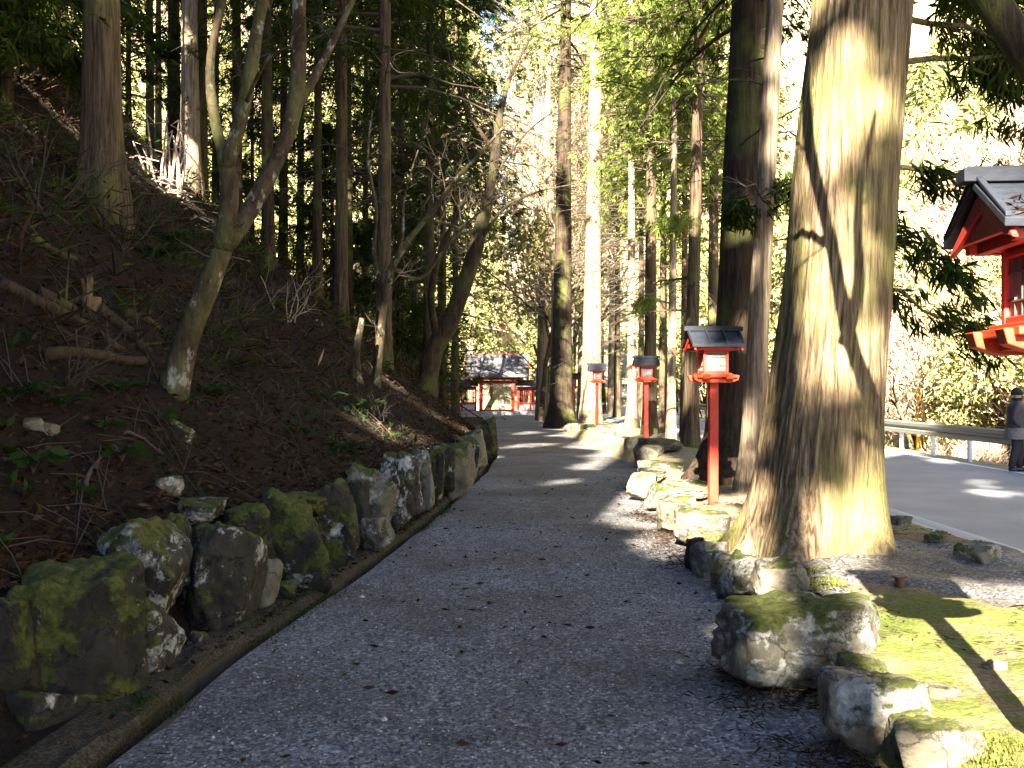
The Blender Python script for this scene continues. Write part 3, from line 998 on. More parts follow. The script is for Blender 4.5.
bare_tree('leaning brown tree bending over the path before the gate', tuple(lb),
          [([lb - [0, 0, .3], ql(432, 352), ql(452, 318), ql(472, 262), ql(487, 205), ql(495, 158), ql(499, 118), ql(509, 78, .4), ql(530, 38, .9)], .28, .014),
           ([ql(438, 345), ql(430, 300, -.5), ql(436, 262, -1), ql(452, 225, -1.2), ql(470, 190, -1.4)], .10, .05),
           ([ql(480, 240), ql(505, 205, -.6), ql(540, 190, -1.0), ql(575, 184, -1.3)], .05, .012),
           ([ql(490, 180), ql(512, 150, .4), ql(530, 128, .8), ql(552, 112, 1)], .05, .012),
           ([ql(494, 150), ql(470, 118, .4), ql(452, 70, .6), ql(440, 20, .8)], .06, .02)],
          m='bark_dark', twigs=4, tl=.9, tw='twig')
sb = on_ground(375, 350)
sd_ = min(sb[1], 17)
sb = np.array([(375 - CX) / F * sd_, sd_, g1((375 - CX) / F * sd_, sd_)])
qs = lambda px, py, dd=0: pw(px, py, sd_ + dd)
bare_tree('bare many-stemmed tree with long pale limbs reaching towards the gate', tuple(sb),
          [([sb - [0, 0, .2], qs(382, 320), qs(386, 290), qs(392, 266)], .085, .06),
           ([qs(390, 270), qs(411, 235), qs(438, 206), qs(452, 182), qs(474, 160), qs(505, 125)], .062, .02),
           ([qs(392, 268), qs(420, 285, .5), qs(446, 246, .6), qs(478, 212, .8), qs(512, 188, 1)], .045, .012),
           ([qs(386, 300), qs(372, 255, .3), qs(378, 210, .4), qs(366, 160, .5), qs(372, 110, .5)], .05, .015),
           ([qs(388, 285), qs(404, 240, -.5), qs(402, 200, -.6), qs(418, 150, -.6)], .035, .01)],
          twigs=6, tl=.62, tw='twig')
mb = on_ground(358, 380)
bare_tree('short mossy leaning stub of a tree catching a streak of sun on the slope', tuple(mb),
          [([mb - [0, 0, .15], pw(352, 362, mb[1]), pw(360, 335, mb[1]), pw(362, 318, mb[1])], .11, .045)], twigs=2, tl=.4)
# tall leaning tree beside the nearest lantern, its limb crosses the corner of the view
tb = (4.3, 4.5, g1(4.3, 4.5))
bare_tree('leaning mossy tree whose dark limb crosses above the nearest lantern', tb,
          [([np.array(tb) - [0, 0, .1], (3.7, 4.5, 1.1), (2.95, 4.5, 2.15), pw(1022, 48, 4.5), pw(985, -12, 4.5), pw(930, -90, 4.6), pw(900, -200, 4.8), pw(860, -330, 5), pw(850, -520, 5.2)], .13, .02),
           ([pw(925, -95, 4.6), pw(960, -220, 4.5), pw(950, -380, 4.4), pw(990, -560, 4.4)], .06, .012),
           ([pw(900, -205, 4.8), pw(830, -240, 5), pw(780, -230, 5.1)], .035, .008)], twigs=.6, tl=.5, m='bark_dark')

# twiggy bare trees across the road side and before the gate (sunlit)
def wild_tree(label, base, h, r, group=None, leanv=(0, 0), m='bark_smooth', tw='twig_pale', nmin=2, name='bare_tree'):
    root = thing(name, label, 'tree', base, 0, group)
    g = Geo()
    p = np.array(base, float)
    pts = [p - [0, 0, .2], p + [leanv[0] * .3 * h * .5, leanv[1] * h * .15, h * .25], p + [leanv[0] * h * .5, leanv[1] * h * .5, h * .5]]
    g.tube(np.array([pts[0], (pts[0] + pts[1]) / 2, pts[1], (pts[1] + pts[2]) / 2, pts[2]]), np.linspace(r, r * .6, 5), 9, 0)
    for c in range(7):
        qf = rng.uniform(.45, 1)
        st = pts[1] + (pts[2] - pts[1]) * (qf - .45) / .55
        a = rng.uniform(0, 2 * PI)
        grow(g, st, (math.cos(a) * .8, math.sin(a) * .8, rng.uniform(.5, 1.1)), h * rng.uniform(.28, .45), r * .45, 1, nmin=nmin)
    g.build('trunk', [M[m], M[tw]], root, origin=base)
    return root


for lab, px, d, h, r, lv in (
        ('bare sapling with a bent grey trunk beside the right wing of the gate', 549, 60, 9, .11, (-.2, 0)),
        ('bare tree with tangled pinkish twigs behind the guard rail', 918, 31, 6, .09, (-.25, 0)),
        ('bare twiggy tree glowing in sun above the gate roof', 520, 88, 13, .17, (.1, 0)),
        ('bare pale tree standing in the open sun beyond the thick shadowed cedar', 540, 52, 13, .15, (.15, 0)),
        ('tall twiggy tree glowing white beyond the stout sunlit cedar', 604, 62, 17, .2, (-.1, 0)),
        ('bare tree with white-lit twigs left of the slender sunlit cedar', 572, 70, 18, .2, (.05, 0)),
        ('thin bare tree leaning by the orange hut across the road', 950, 38, 8, .09, (.1, 0))):
    wild_tree(lab, at(px, d), h, r, None, lv)
# ------------------------------------------------------------------ far sunlit woods (one mass, uncountable)
def proto_conifer(n, h, rm, ln, wd):
    g = Geo()
    t = rng.uniform(0, 1, n) ** .8
    a = rng.uniform(0, 2 * PI, n)
    lob = 1 + .35 * np.sin(a * 3 + t * 9) + .25 * np.sin(a * 5 - t * 23)
    r = rm * (1 - t) ** .7 * lob * rng.uniform(.45, 1, n)
    C = np.stack([r * np.cos(a), r * np.sin(a), h * (.18 + .82 * t)], -1)
    D = np.stack([np.cos(a), np.sin(a), -.6 + 0 * a], -1) + rng.normal(size=(n, 3)) * .45
    leaf_geo(g, C, D, ln * rng.uniform(.6, 1.3, n), wd * rng.uniform(.6, 1.3, n), 0)
    g.tube([(0, 0, -1), (0, 0, h * .6), (0, 0, h * .95)], [.2, .13, .03], 6, 2, cap=False)
    return g


def proto_broad(n, h, rm, ln, wd, mi):
    g = Geo()
    cl = [(rng.normal() * rm * .55, rng.normal() * rm * .55, h * rng.uniform(.3, .95), rm * rng.uniform(.3, .55)) for _ in range(14)]
    per = n // 14
    for cx, cy, cz, cr in cl:
        d = unit(rng.normal(size=(per, 3)))
        C = np.array([cx, cy, cz]) + d * cr * rng.uniform(.3, 1.1, per)[:, None] * np.array([1, 1, .7])
        leaf_geo(g, C, d + rng.normal(size=(per, 3)) * .7, ln * rng.uniform(.5, 1.3, per), wd * rng.uniform(.6, 1.3, per), mi)
        g.tube([(0, 0, -1), (cx * .3, cy * .3, cz * .5), (cx, cy, cz)], [.14, .08, .03], 4, 2, cap=False)
    return g


def proto_twigs(n, h, rm):
    g = Geo()
    a = rng.uniform(0, 2 * PI, n)
    t = rng.uniform(.2, 1, n)
    r = rm * np.sin(PI * np.clip(t, .15, .97)) * rng.uniform(.2, 1, n)
    C = np.stack([r * np.cos(a), r * np.sin(a), h * t], -1)
    D = np.stack([np.cos(a) * .7, np.sin(a) * .7, .8 + 0 * a], -1) + rng.normal(size=(n, 3)) * .5
    leaf_geo(g, C, D, rng.uniform(.5, 1.4, n), rng.uniform(.03, .07, n), 1)
    for k in range(9):
        aa = rng.uniform(0, 2 * PI)
        rr = rm * rng.uniform(.3, .8)
        g.tube([(0, 0, -1), (.15 * rr * math.cos(aa), .15 * rr * math.sin(aa), h * .3), (rr * math.cos(aa), rr * math.sin(aa), h * rng.uniform(.6, .95))], [.13, .08, .02], 4, 2, cap=False)
    return g


def stamp(G_, proto, loc, s, rz):
    for V, in [(np.concatenate(proto.v),)]:
        W = rot(V * s, 0, 0, rz) + np.asarray(loc)
        n0 = G_.n
        G_.v.append(W)
        for f, m_ in zip(proto.f, proto.m):
            G_.f.append(f + n0)
            G_.m.append(m_)
        G_.n += len(W)


def crowned(label, base, h, rm, kind, n, group=None):
    root = thing('bare_tree' if kind == 'twigs' else 'leafy_tree', label, 'tree', base, 0, group)
    g = Geo()
    g.tube([(0, 0, -.4), (rng.normal() * .2, 0, h * .3), (rng.normal() * .4, 0, h * .62), (rng.normal() * .5, 0, h * .9)], [.022 * h * .6, .016 * h * .6, .008 * h, .02], 9)
    c = Geo()
    lines = []
    for k in range(26):
        z = h * rng.uniform(.22, .85)
        az = rng.uniform(0, 2 * PI)
        L = rm * rng.uniform(.5, 1.05) * math.sin(PI * min(max(z / h, .18), .93))
        b = branch_line((0, 0, z), az, L, rng.uniform(.2, .7), rng.uniform(0, .35), 6, .2)
        g.tube(b, np.linspace(.05, .012, 6), 4, 0, cap=False)
        lines.append(b)
    P, D = [], []
    for b in lines:
        m_ = n // 26
        q = rng.uniform(.2, 1, m_) * 5
        p = np.stack([np.interp(q, np.arange(6), b[:, i]) for i in range(3)], -1)
        P.append(p + rng.normal(size=p.shape) * rm * .13)
        D.append(np.repeat(unit(b[-1] - b[0])[None], m_, 0) + rng.normal(size=p.shape) * .6 + np.array([0, 0, .3]))
    P, D = np.concatenate(P), np.concatenate(D)
    if kind == 'twigs':
        leaf_geo(c, P, D, rng.uniform(.4, 1.3, len(P)), rng.uniform(.015, .04, len(P)))
    else:
        tufts(c, P, D, 5, .7, .32, .13)
    g.build('trunk', M['bark_pale'], root)
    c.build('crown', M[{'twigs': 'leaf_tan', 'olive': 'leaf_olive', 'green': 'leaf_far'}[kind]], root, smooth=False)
    return root


for lab, px, d, h, rm, kind, n in (
        ('very tall bare tree with glowing pinkish twigs in the gap above the path', 583, 56, 27, 6.0, 'twigs', 6500),
        ('tall bare tree with cream twigs just past the leaning brown tree top', 548, 66, 25, 5.5, 'twigs', 5000),
        ('bare twiggy tree shining between slender and stout sunlit cedars', 612, 60, 24, 4.6, 'twigs', 5000),
        ('tall yellow-green tree lit at the top of the gap over the path', 553, 78, 33, 5.5, 'olive', 2600),
        ('bright leafy tree rising behind the bare twigs near the road end', 600, 84, 30, 5.0, 'olive', 2600),
        ('leafy tree with sunlit yellow-green top arching over the sky gap', 524, 94, 36, 7.5, 'olive', 3200),
        ('bare tree with fine cream twigs in front of the sky gap', 556, 50, 23, 5.0, 'twigs', 5500),
        ('tall leafy tree with yellow-green crown between stout and shadowed cedars', 541, 54, 27, 5.5, 'olive', 3000),
        ('small olive leafy tree at the edge of the sky gap', 532, 84, 15, 3.6, 'green', 1600),
        ('dark green tree left of the sky gap behind the leaning brown tree', 470, 92, 26, 4.5, 'green', 2400)):
    crowned(lab, at(px, d), h, rm, kind, n)
for lab, px, d, h in (
        ('dense cedar added uphill of the gate to shade its roof', 395, 56, 24),  # this cedar and the next are added to shade the gate roof
        ('dense cedar added before the hill end of the gate wall for shade', 424, 64, 22),
        ('dense cedar next to the hill end of the gate wall', 408, 70, 24),
        ('young dark cedar thick to the ground at the upper picture corner', 22, 17, 6.5),
        ('young dark cedar crowding the thick sun-patched cedar', 62, 19.5, 7.5),
        ('young dark cedar on the crest beyond the young corner cedar', 42, 24, 9),
        ('bushy low cedar on the dark slope at the picture edge', 5, 13, 4.5),
        ('young dark cedar behind the thick sun-patched cedar', 128, 27, 8),
        ('young dark cedar on the slope between the crooked tree stems', 252, 33, 8),
        ('young dark cedar below the close pair of cedars', 332, 30, 6),
        ('young dark cedar by the brown cedar on the lower slope', 398, 30, 6.5)):
    cedar(lab, at(px, d), px, .09, h, .6, h * .30, nb=60, nt=40, k=9, ln=.22, wd=.036, m='bark_dark', sides=8, flare=.2, lean=(0, 0), name='young_cedar')
near_p = [proto_conifer(6500, 9, 2.3, .34, .075), proto_broad(6000, 7, 3, .24, .09, 0), proto_twigs(2600, 7, 2.8), proto_broad(6000, 5, 2.6, .22, .085, 3)]
far_p = [proto_conifer(1500, 14, 3.2, .9, .28), proto_broad(1400, 10, 4.2, .75, .32, 0), proto_twigs(900, 11, 4.2), proto_broad(1400, 9, 4, .75, .32, 3)]
wr = Geo()      # slope beyond the road
for _ in range(520):
    y = rng.uniform(14, 120)
    x = rng.uniform(14.5, 15 + .62 * y)
    if x / y > .62: continue
    z = g1(x, y)
    k = rng.choice(4, p=[.18, .2, .34, .28])
    if y < 50:
        stamp(wr, near_p[k], (x, y, z), rng.uniform(.6, 1.15), rng.uniform(0, 6.28))
    else:
        stamp(wr, far_p[k], (x, y, z), rng.uniform(.6, 1.0), rng.uniform(0, 6.28))
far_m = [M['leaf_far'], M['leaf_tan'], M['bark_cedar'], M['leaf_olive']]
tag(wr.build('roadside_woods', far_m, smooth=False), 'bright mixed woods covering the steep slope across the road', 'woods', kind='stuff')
wl = Geo()      # beyond the crest of the slope and beyond the gate
for _ in range(640):
    y = rng.uniform(62, 215)
    x = rng.uniform(-.62 * y, .25 * y)
    if y < 98 and x > -7: continue
    if abs(x / y - .004) < .02 and y > 92: continue
    if x > 5 and y < 120: continue
    k = rng.choice(4, p=[.3, .2, .25, .25])
    stamp(wl, far_p[k], (x, y, g1(x, y)), rng.uniform(.7, 1.15) * (.55 if abs(x / y - .004) < .035 else 1), rng.uniform(0, 6.28))
tag(wl.build('valley_woods', far_m, smooth=False), 'sunlit woods closing the valley behind the red gate', 'woods', kind='stuff')
ug = Geo()      # scrub on the far bank
for _ in range(260):
    y = rng.uniform(14, 90)
    x = rng.uniform(11.5, 15 + .3 * y)
    if rng.random() < .35 and x > 13:
        stamp(ug, near_p[2], (x, y, g1(x, y) - .2), rng.uniform(.15, .35), rng.uniform(0, 6.28))
    else:
        n = 260
        r_ = rng.uniform(.35, .9)
        d = unit(rng.normal(size=(n, 3)) * np.array([1, 1, .6]))
        d[:, 2] = abs(d[:, 2])
        leaf_geo(ug, np.array([x, y, g1(x, y) - .05]) + d * r_ * rng.uniform(.2, 1, n)[:, None], d + rng.normal(size=(n, 3)) * .6, .22, .06, int(rng.choice([0, 3, 1])))
tag(ug.build('scrub', far_m, smooth=False), 'dry scrub and low bushes on the bank behind the guard rail', 'scrub', kind='stuff')

# ------------------------------------------------------------------ stones
def rock(name, label, c, size, seed, m, rz=0, group=None, cuts=9, flat=0., cat='boulder', lump=.16, tilt=0):
    import bmesh
    bm = bmesh.new()
    big = max(size)
    bmesh.ops.create_icosphere(bm, subdivisions=5 if big > .22 else 4, radius=1)
    V = np.array([v.co[:] for v in bm.verts])
    fs = np.array([[v.index for v in f.verts] for f in bm.faces])
    bm.free()
    r_ = np.random.default_rng(seed)
    # fractured block: a convex body bounded by uneven planes, edges slightly worn
    pl = [unit(np.array(v, float) + r_.normal(size=3) * .20) for v in ((1, 0, 0), (-1, 0, 0), (0, 1, 0), (0, -1, 0), (0, 0, 1), (0, 0, -1))]
    dd = [r_.uniform(.82, 1.0) for _ in pl]
    for k in range(cuts):
        pl.append(unit(r_.normal(size=3)))
        dd.append(r_.uniform(.88, 1.22))
    if flat:
        pl.append(unit(np.array([r_.normal() * .06, r_.normal() * .06, 1])))
        dd.append(1 - flat * .9)
    pl, dd = np.array(pl), np.array(dd)
    q = dd[None] / np.maximum(V @ pl.T, .05)
    pw_ = 22.0
    V = V * ((q ** -pw_).sum(1) ** (-1 / pw_))[:, None]
    P = V * 1.3 + seed * 3.1
    n0 = unit(V)
    V = V + n0 * (lump * .45 * fbm(P, 2) + .05 * fbm(P * 3.5, 3) - .07 * np.clip(.22 - np.abs(vnoise(P * 1.7 + 9)), 0, 1) / .22 * (vnoise(P * .9 + 3) > -.2))[:, None]
    V = V + .018 * vnoise(P * 14)[:, None] * n0
    lo, hi = V.min(0), V.max(0)
    V = (V - (lo + hi) / 2) / ((hi - lo) / 2)
    V = V * np.asarray(size) / 2
    V = rot(V, tilt, 0, rz)
    g = Geo()
    g.add(V, fs)
    o = g.build(name, M[m])
    o.location = c
    return tag(o, label, cat, group)


def rock_px(label, px, py, w, h, d, m, seed, group, deep=.8, name='boulder', lift=0, **kw):
    p = pw(px, py, d)
    sx, sz = w * d / F * 1.12, h * d / F * 1.1
    if group == GL:
        sz *= 1.10 if d < 11 else .93
        lift -= .07 * sz
    return rock(name, label, p + np.array([0, sx * deep * .35, lift]), (sx * 1.06, sx * deep * 1.2, sz * 1.02), seed, m, kw.pop('rz', random.uniform(-.3, .3)), group, **kw)


GL = 'mossy boulders edging the slope beside the drain'
LB = [
    ('huge dark block with a moss cushion on top, nearest the viewer along the drain', 66, 640, 112, 150, 4.7, 'stone_mossy', .8, 3),
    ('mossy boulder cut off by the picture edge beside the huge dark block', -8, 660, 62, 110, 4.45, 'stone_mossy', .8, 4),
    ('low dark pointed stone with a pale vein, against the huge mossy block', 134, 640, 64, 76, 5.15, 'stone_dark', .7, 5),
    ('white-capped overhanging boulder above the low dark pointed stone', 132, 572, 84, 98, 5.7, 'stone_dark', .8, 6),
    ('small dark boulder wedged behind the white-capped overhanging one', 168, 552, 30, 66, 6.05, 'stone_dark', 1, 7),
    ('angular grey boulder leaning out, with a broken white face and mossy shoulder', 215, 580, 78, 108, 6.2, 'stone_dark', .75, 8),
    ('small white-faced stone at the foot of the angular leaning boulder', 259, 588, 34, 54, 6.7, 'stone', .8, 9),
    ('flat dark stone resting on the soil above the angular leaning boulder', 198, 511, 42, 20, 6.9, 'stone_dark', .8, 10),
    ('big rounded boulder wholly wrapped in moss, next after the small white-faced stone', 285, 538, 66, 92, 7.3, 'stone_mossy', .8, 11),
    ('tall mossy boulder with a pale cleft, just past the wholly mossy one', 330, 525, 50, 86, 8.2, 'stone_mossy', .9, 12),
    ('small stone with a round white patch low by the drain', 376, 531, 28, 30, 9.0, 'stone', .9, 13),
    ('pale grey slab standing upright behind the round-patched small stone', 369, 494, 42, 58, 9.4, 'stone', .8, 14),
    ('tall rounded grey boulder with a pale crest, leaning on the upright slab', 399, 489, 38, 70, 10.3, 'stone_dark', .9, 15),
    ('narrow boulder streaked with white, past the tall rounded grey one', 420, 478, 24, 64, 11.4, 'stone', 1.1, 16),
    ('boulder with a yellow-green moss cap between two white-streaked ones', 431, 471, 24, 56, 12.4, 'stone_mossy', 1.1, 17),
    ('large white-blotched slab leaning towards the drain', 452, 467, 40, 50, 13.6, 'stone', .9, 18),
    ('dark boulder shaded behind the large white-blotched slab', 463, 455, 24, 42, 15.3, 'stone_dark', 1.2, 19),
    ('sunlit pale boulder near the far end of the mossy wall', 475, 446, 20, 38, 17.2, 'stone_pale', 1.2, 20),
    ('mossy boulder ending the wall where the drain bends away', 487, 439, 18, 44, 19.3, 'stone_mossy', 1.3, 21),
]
for lab, px, py, w, h, d, m_, dp, sd in LB:
    rock_px(lab, px, py, w, h, d, m_, sd, GL, dp, tilt=random.uniform(-.12, .2))
# stones bedded in the foot of the wall and between the large ones
for lab, px, py, w, h, d in (
        ('low dark stone half buried at the very near corner of the wall', 20, 735, 110, 90, 4.5),
        ('fist-sized stone lying in the strip between angular boulder and drain', 196, 640, 18, 16, 5.75),
        ('small grey cobble at the foot of the wholly mossy boulder', 284, 592, 20, 20, 7.0),
        ('cobble tucked under the tall mossy boulder with the pale cleft', 333, 563, 22, 18, 8.2),
        ('mossy stone filling the gap above the wholly mossy boulder', 303, 505, 34, 22, 8.0),
        ('mossy stone between the flat dark stone and the wholly mossy boulder', 243, 520, 40, 30, 7.0),
        ('small stone on the wall top behind the upright pale slab', 357, 480, 24, 18, 9.9)):
    rock_px(lab, px, py, w, h, d, 'stone_mossy' if 'moss' in lab else 'stone_dark', int(px) + 31, GL, .9)
for lab, px, py, w, h, d, m_ in (
        ('dark stone plugging the gap between white-capped and angular boulders', 184, 596, 40, 66, 6.25, 'stone_mossy'),
        ('mossy stone packed between angular boulder and wholly mossy one', 252, 556, 44, 56, 7.0, 'stone_mossy'),
        ('mossy stone packed behind the two tallest mossy boulders', 308, 532, 36, 70, 7.9, 'stone_mossy'),
        ('grey stone packed between cleft boulder and upright pale slab', 351, 512, 34, 62, 9.0, 'stone_dark'),
        ('grey stone packed between upright slab and tall rounded boulder', 386, 496, 30, 58, 10.0, 'stone_dark'),
        ('mossy stone packed behind the narrow white-streaked boulder', 411, 482, 26, 54, 11.1, 'stone_mossy'),
        ('dark stone packed behind the yellow-green capped boulder', 441, 466, 26, 44, 13.2, 'stone_dark')):
    rock_px(lab, px, py, w, h, d + .25, m_, int(px) + 71, GL, .9)
for i in range(5):
    y = 21.5 + i * 2.1
    x = Lf(y) - .42
    rock('boulder', ['first', 'second', 'third', 'fourth', 'fifth'][i] + ' low mossy stone beyond the drain bend, counted towards the gate', (x, y, Pf(y) + .18), (.6, 1.2, .75 - i * .08), 50 + i, 'stone_mossy', random.uniform(-.3, .3), GL)

GR = 'stones edging the bank on the lantern side of the path'
RB = [
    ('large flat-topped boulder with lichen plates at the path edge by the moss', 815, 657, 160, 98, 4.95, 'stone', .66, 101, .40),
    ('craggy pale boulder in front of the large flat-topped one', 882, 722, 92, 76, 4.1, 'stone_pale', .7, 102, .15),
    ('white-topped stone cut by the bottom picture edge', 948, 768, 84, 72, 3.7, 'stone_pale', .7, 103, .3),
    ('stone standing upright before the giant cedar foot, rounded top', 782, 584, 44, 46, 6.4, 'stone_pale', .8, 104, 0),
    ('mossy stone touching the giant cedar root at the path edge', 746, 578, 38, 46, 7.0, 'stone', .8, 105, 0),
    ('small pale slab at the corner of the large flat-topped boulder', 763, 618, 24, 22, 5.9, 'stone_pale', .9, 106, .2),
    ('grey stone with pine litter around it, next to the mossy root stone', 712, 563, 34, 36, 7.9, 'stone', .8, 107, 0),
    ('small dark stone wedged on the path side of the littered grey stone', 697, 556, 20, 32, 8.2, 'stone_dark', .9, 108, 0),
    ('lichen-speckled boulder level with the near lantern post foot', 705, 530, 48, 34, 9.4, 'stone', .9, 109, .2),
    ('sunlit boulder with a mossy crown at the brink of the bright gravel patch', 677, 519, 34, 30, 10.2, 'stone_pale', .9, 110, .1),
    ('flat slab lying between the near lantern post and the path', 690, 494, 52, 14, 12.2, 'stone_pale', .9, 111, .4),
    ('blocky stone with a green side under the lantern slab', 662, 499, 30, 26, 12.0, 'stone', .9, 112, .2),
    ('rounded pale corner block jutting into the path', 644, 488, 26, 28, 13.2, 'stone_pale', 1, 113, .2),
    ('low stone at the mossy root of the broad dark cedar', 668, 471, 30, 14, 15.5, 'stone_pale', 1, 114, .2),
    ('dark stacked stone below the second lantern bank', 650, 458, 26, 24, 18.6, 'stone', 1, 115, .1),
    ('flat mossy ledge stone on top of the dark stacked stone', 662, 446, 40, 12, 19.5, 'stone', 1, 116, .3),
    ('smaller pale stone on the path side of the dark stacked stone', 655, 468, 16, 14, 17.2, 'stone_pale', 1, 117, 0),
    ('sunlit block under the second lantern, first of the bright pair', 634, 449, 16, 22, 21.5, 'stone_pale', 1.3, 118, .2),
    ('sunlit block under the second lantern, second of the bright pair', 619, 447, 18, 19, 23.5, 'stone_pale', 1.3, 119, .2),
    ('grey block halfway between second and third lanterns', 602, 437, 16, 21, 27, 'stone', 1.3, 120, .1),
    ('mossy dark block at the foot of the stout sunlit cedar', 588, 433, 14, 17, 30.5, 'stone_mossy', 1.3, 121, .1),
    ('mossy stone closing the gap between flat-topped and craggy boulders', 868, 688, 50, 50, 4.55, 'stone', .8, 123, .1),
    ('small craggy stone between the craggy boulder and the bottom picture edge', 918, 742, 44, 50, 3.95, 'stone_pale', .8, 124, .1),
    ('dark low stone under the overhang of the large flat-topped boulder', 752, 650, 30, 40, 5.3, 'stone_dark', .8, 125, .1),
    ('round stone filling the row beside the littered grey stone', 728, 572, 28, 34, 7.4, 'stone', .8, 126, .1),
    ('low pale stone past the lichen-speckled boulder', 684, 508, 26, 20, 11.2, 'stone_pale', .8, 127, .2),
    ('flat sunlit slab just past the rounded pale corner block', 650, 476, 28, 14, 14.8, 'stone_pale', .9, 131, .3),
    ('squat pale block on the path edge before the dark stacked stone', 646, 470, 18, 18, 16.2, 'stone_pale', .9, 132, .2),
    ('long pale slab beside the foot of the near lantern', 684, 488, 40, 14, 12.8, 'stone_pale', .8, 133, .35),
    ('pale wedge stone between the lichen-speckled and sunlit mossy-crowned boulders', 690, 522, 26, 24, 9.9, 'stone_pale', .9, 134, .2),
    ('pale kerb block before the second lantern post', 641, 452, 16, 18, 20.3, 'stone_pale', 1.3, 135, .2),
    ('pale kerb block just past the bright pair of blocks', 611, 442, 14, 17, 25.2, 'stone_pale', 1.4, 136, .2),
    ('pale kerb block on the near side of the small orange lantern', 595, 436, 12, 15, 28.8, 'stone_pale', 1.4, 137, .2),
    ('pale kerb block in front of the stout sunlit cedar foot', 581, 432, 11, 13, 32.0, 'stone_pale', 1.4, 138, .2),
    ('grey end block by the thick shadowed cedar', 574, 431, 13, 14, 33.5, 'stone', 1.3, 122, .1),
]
for lab, px, py, w, h, d, m_, dp, sd, fl in RB:
    rock_px(lab, px, py, w, h, d, m_, sd, GR, dp, flat=fl)
for lab, px, py, w, h, m_ in (
        ('whitish pebble-like stone lying alone on the lit moss', 994, 666, 20, 10, 'stone_pale'),
        ('flat pale stone sunk in moss behind the craggy boulder', 938, 690, 36, 10, 'stone_pale'),
        ('mossy stone beside the road kerb behind the giant cedar', 980, 553, 50, 20, 'stone'),
        ('flat grey stone on the verge near the kerb', 936, 539, 26, 10, 'stone'),
        ('grey stone against the back of the giant cedar foot', 899, 521, 24, 10, 'stone')):
    p = on_ground(px, py + h * .3)
    rock('stone', lab, p + np.array([0, 0, .0]), (w * p[1] / F, w * p[1] / F * .8, h * p[1] / F * 1.7), int(px), m_, random.uniform(-1, 1), None, cat='stone', flat=.2)
for lab, px, py, w, h in (
        ('pale stone lying on dark litter above the wall', 167, 487, 30, 18),
        ('pale weathered stone among ferns low on the slope', 34, 427, 20, 12),
        ('small round brown stone beside the pale weathered stone', 51, 432, 15, 12),
        ('grey stone half sunk in litter uphill of the flat dark stone', 180, 432, 26, 22)):
    p = on_ground(px, py)
    rock('stone', lab, p, (w * p[1] / F * 1.1, w * p[1] / F * .8, h * p[1] / F * 1.3), int(px) + 500, 'stone' if 'pale' in lab else 'stone_dark', random.uniform(-1, 1), None, cat='stone')

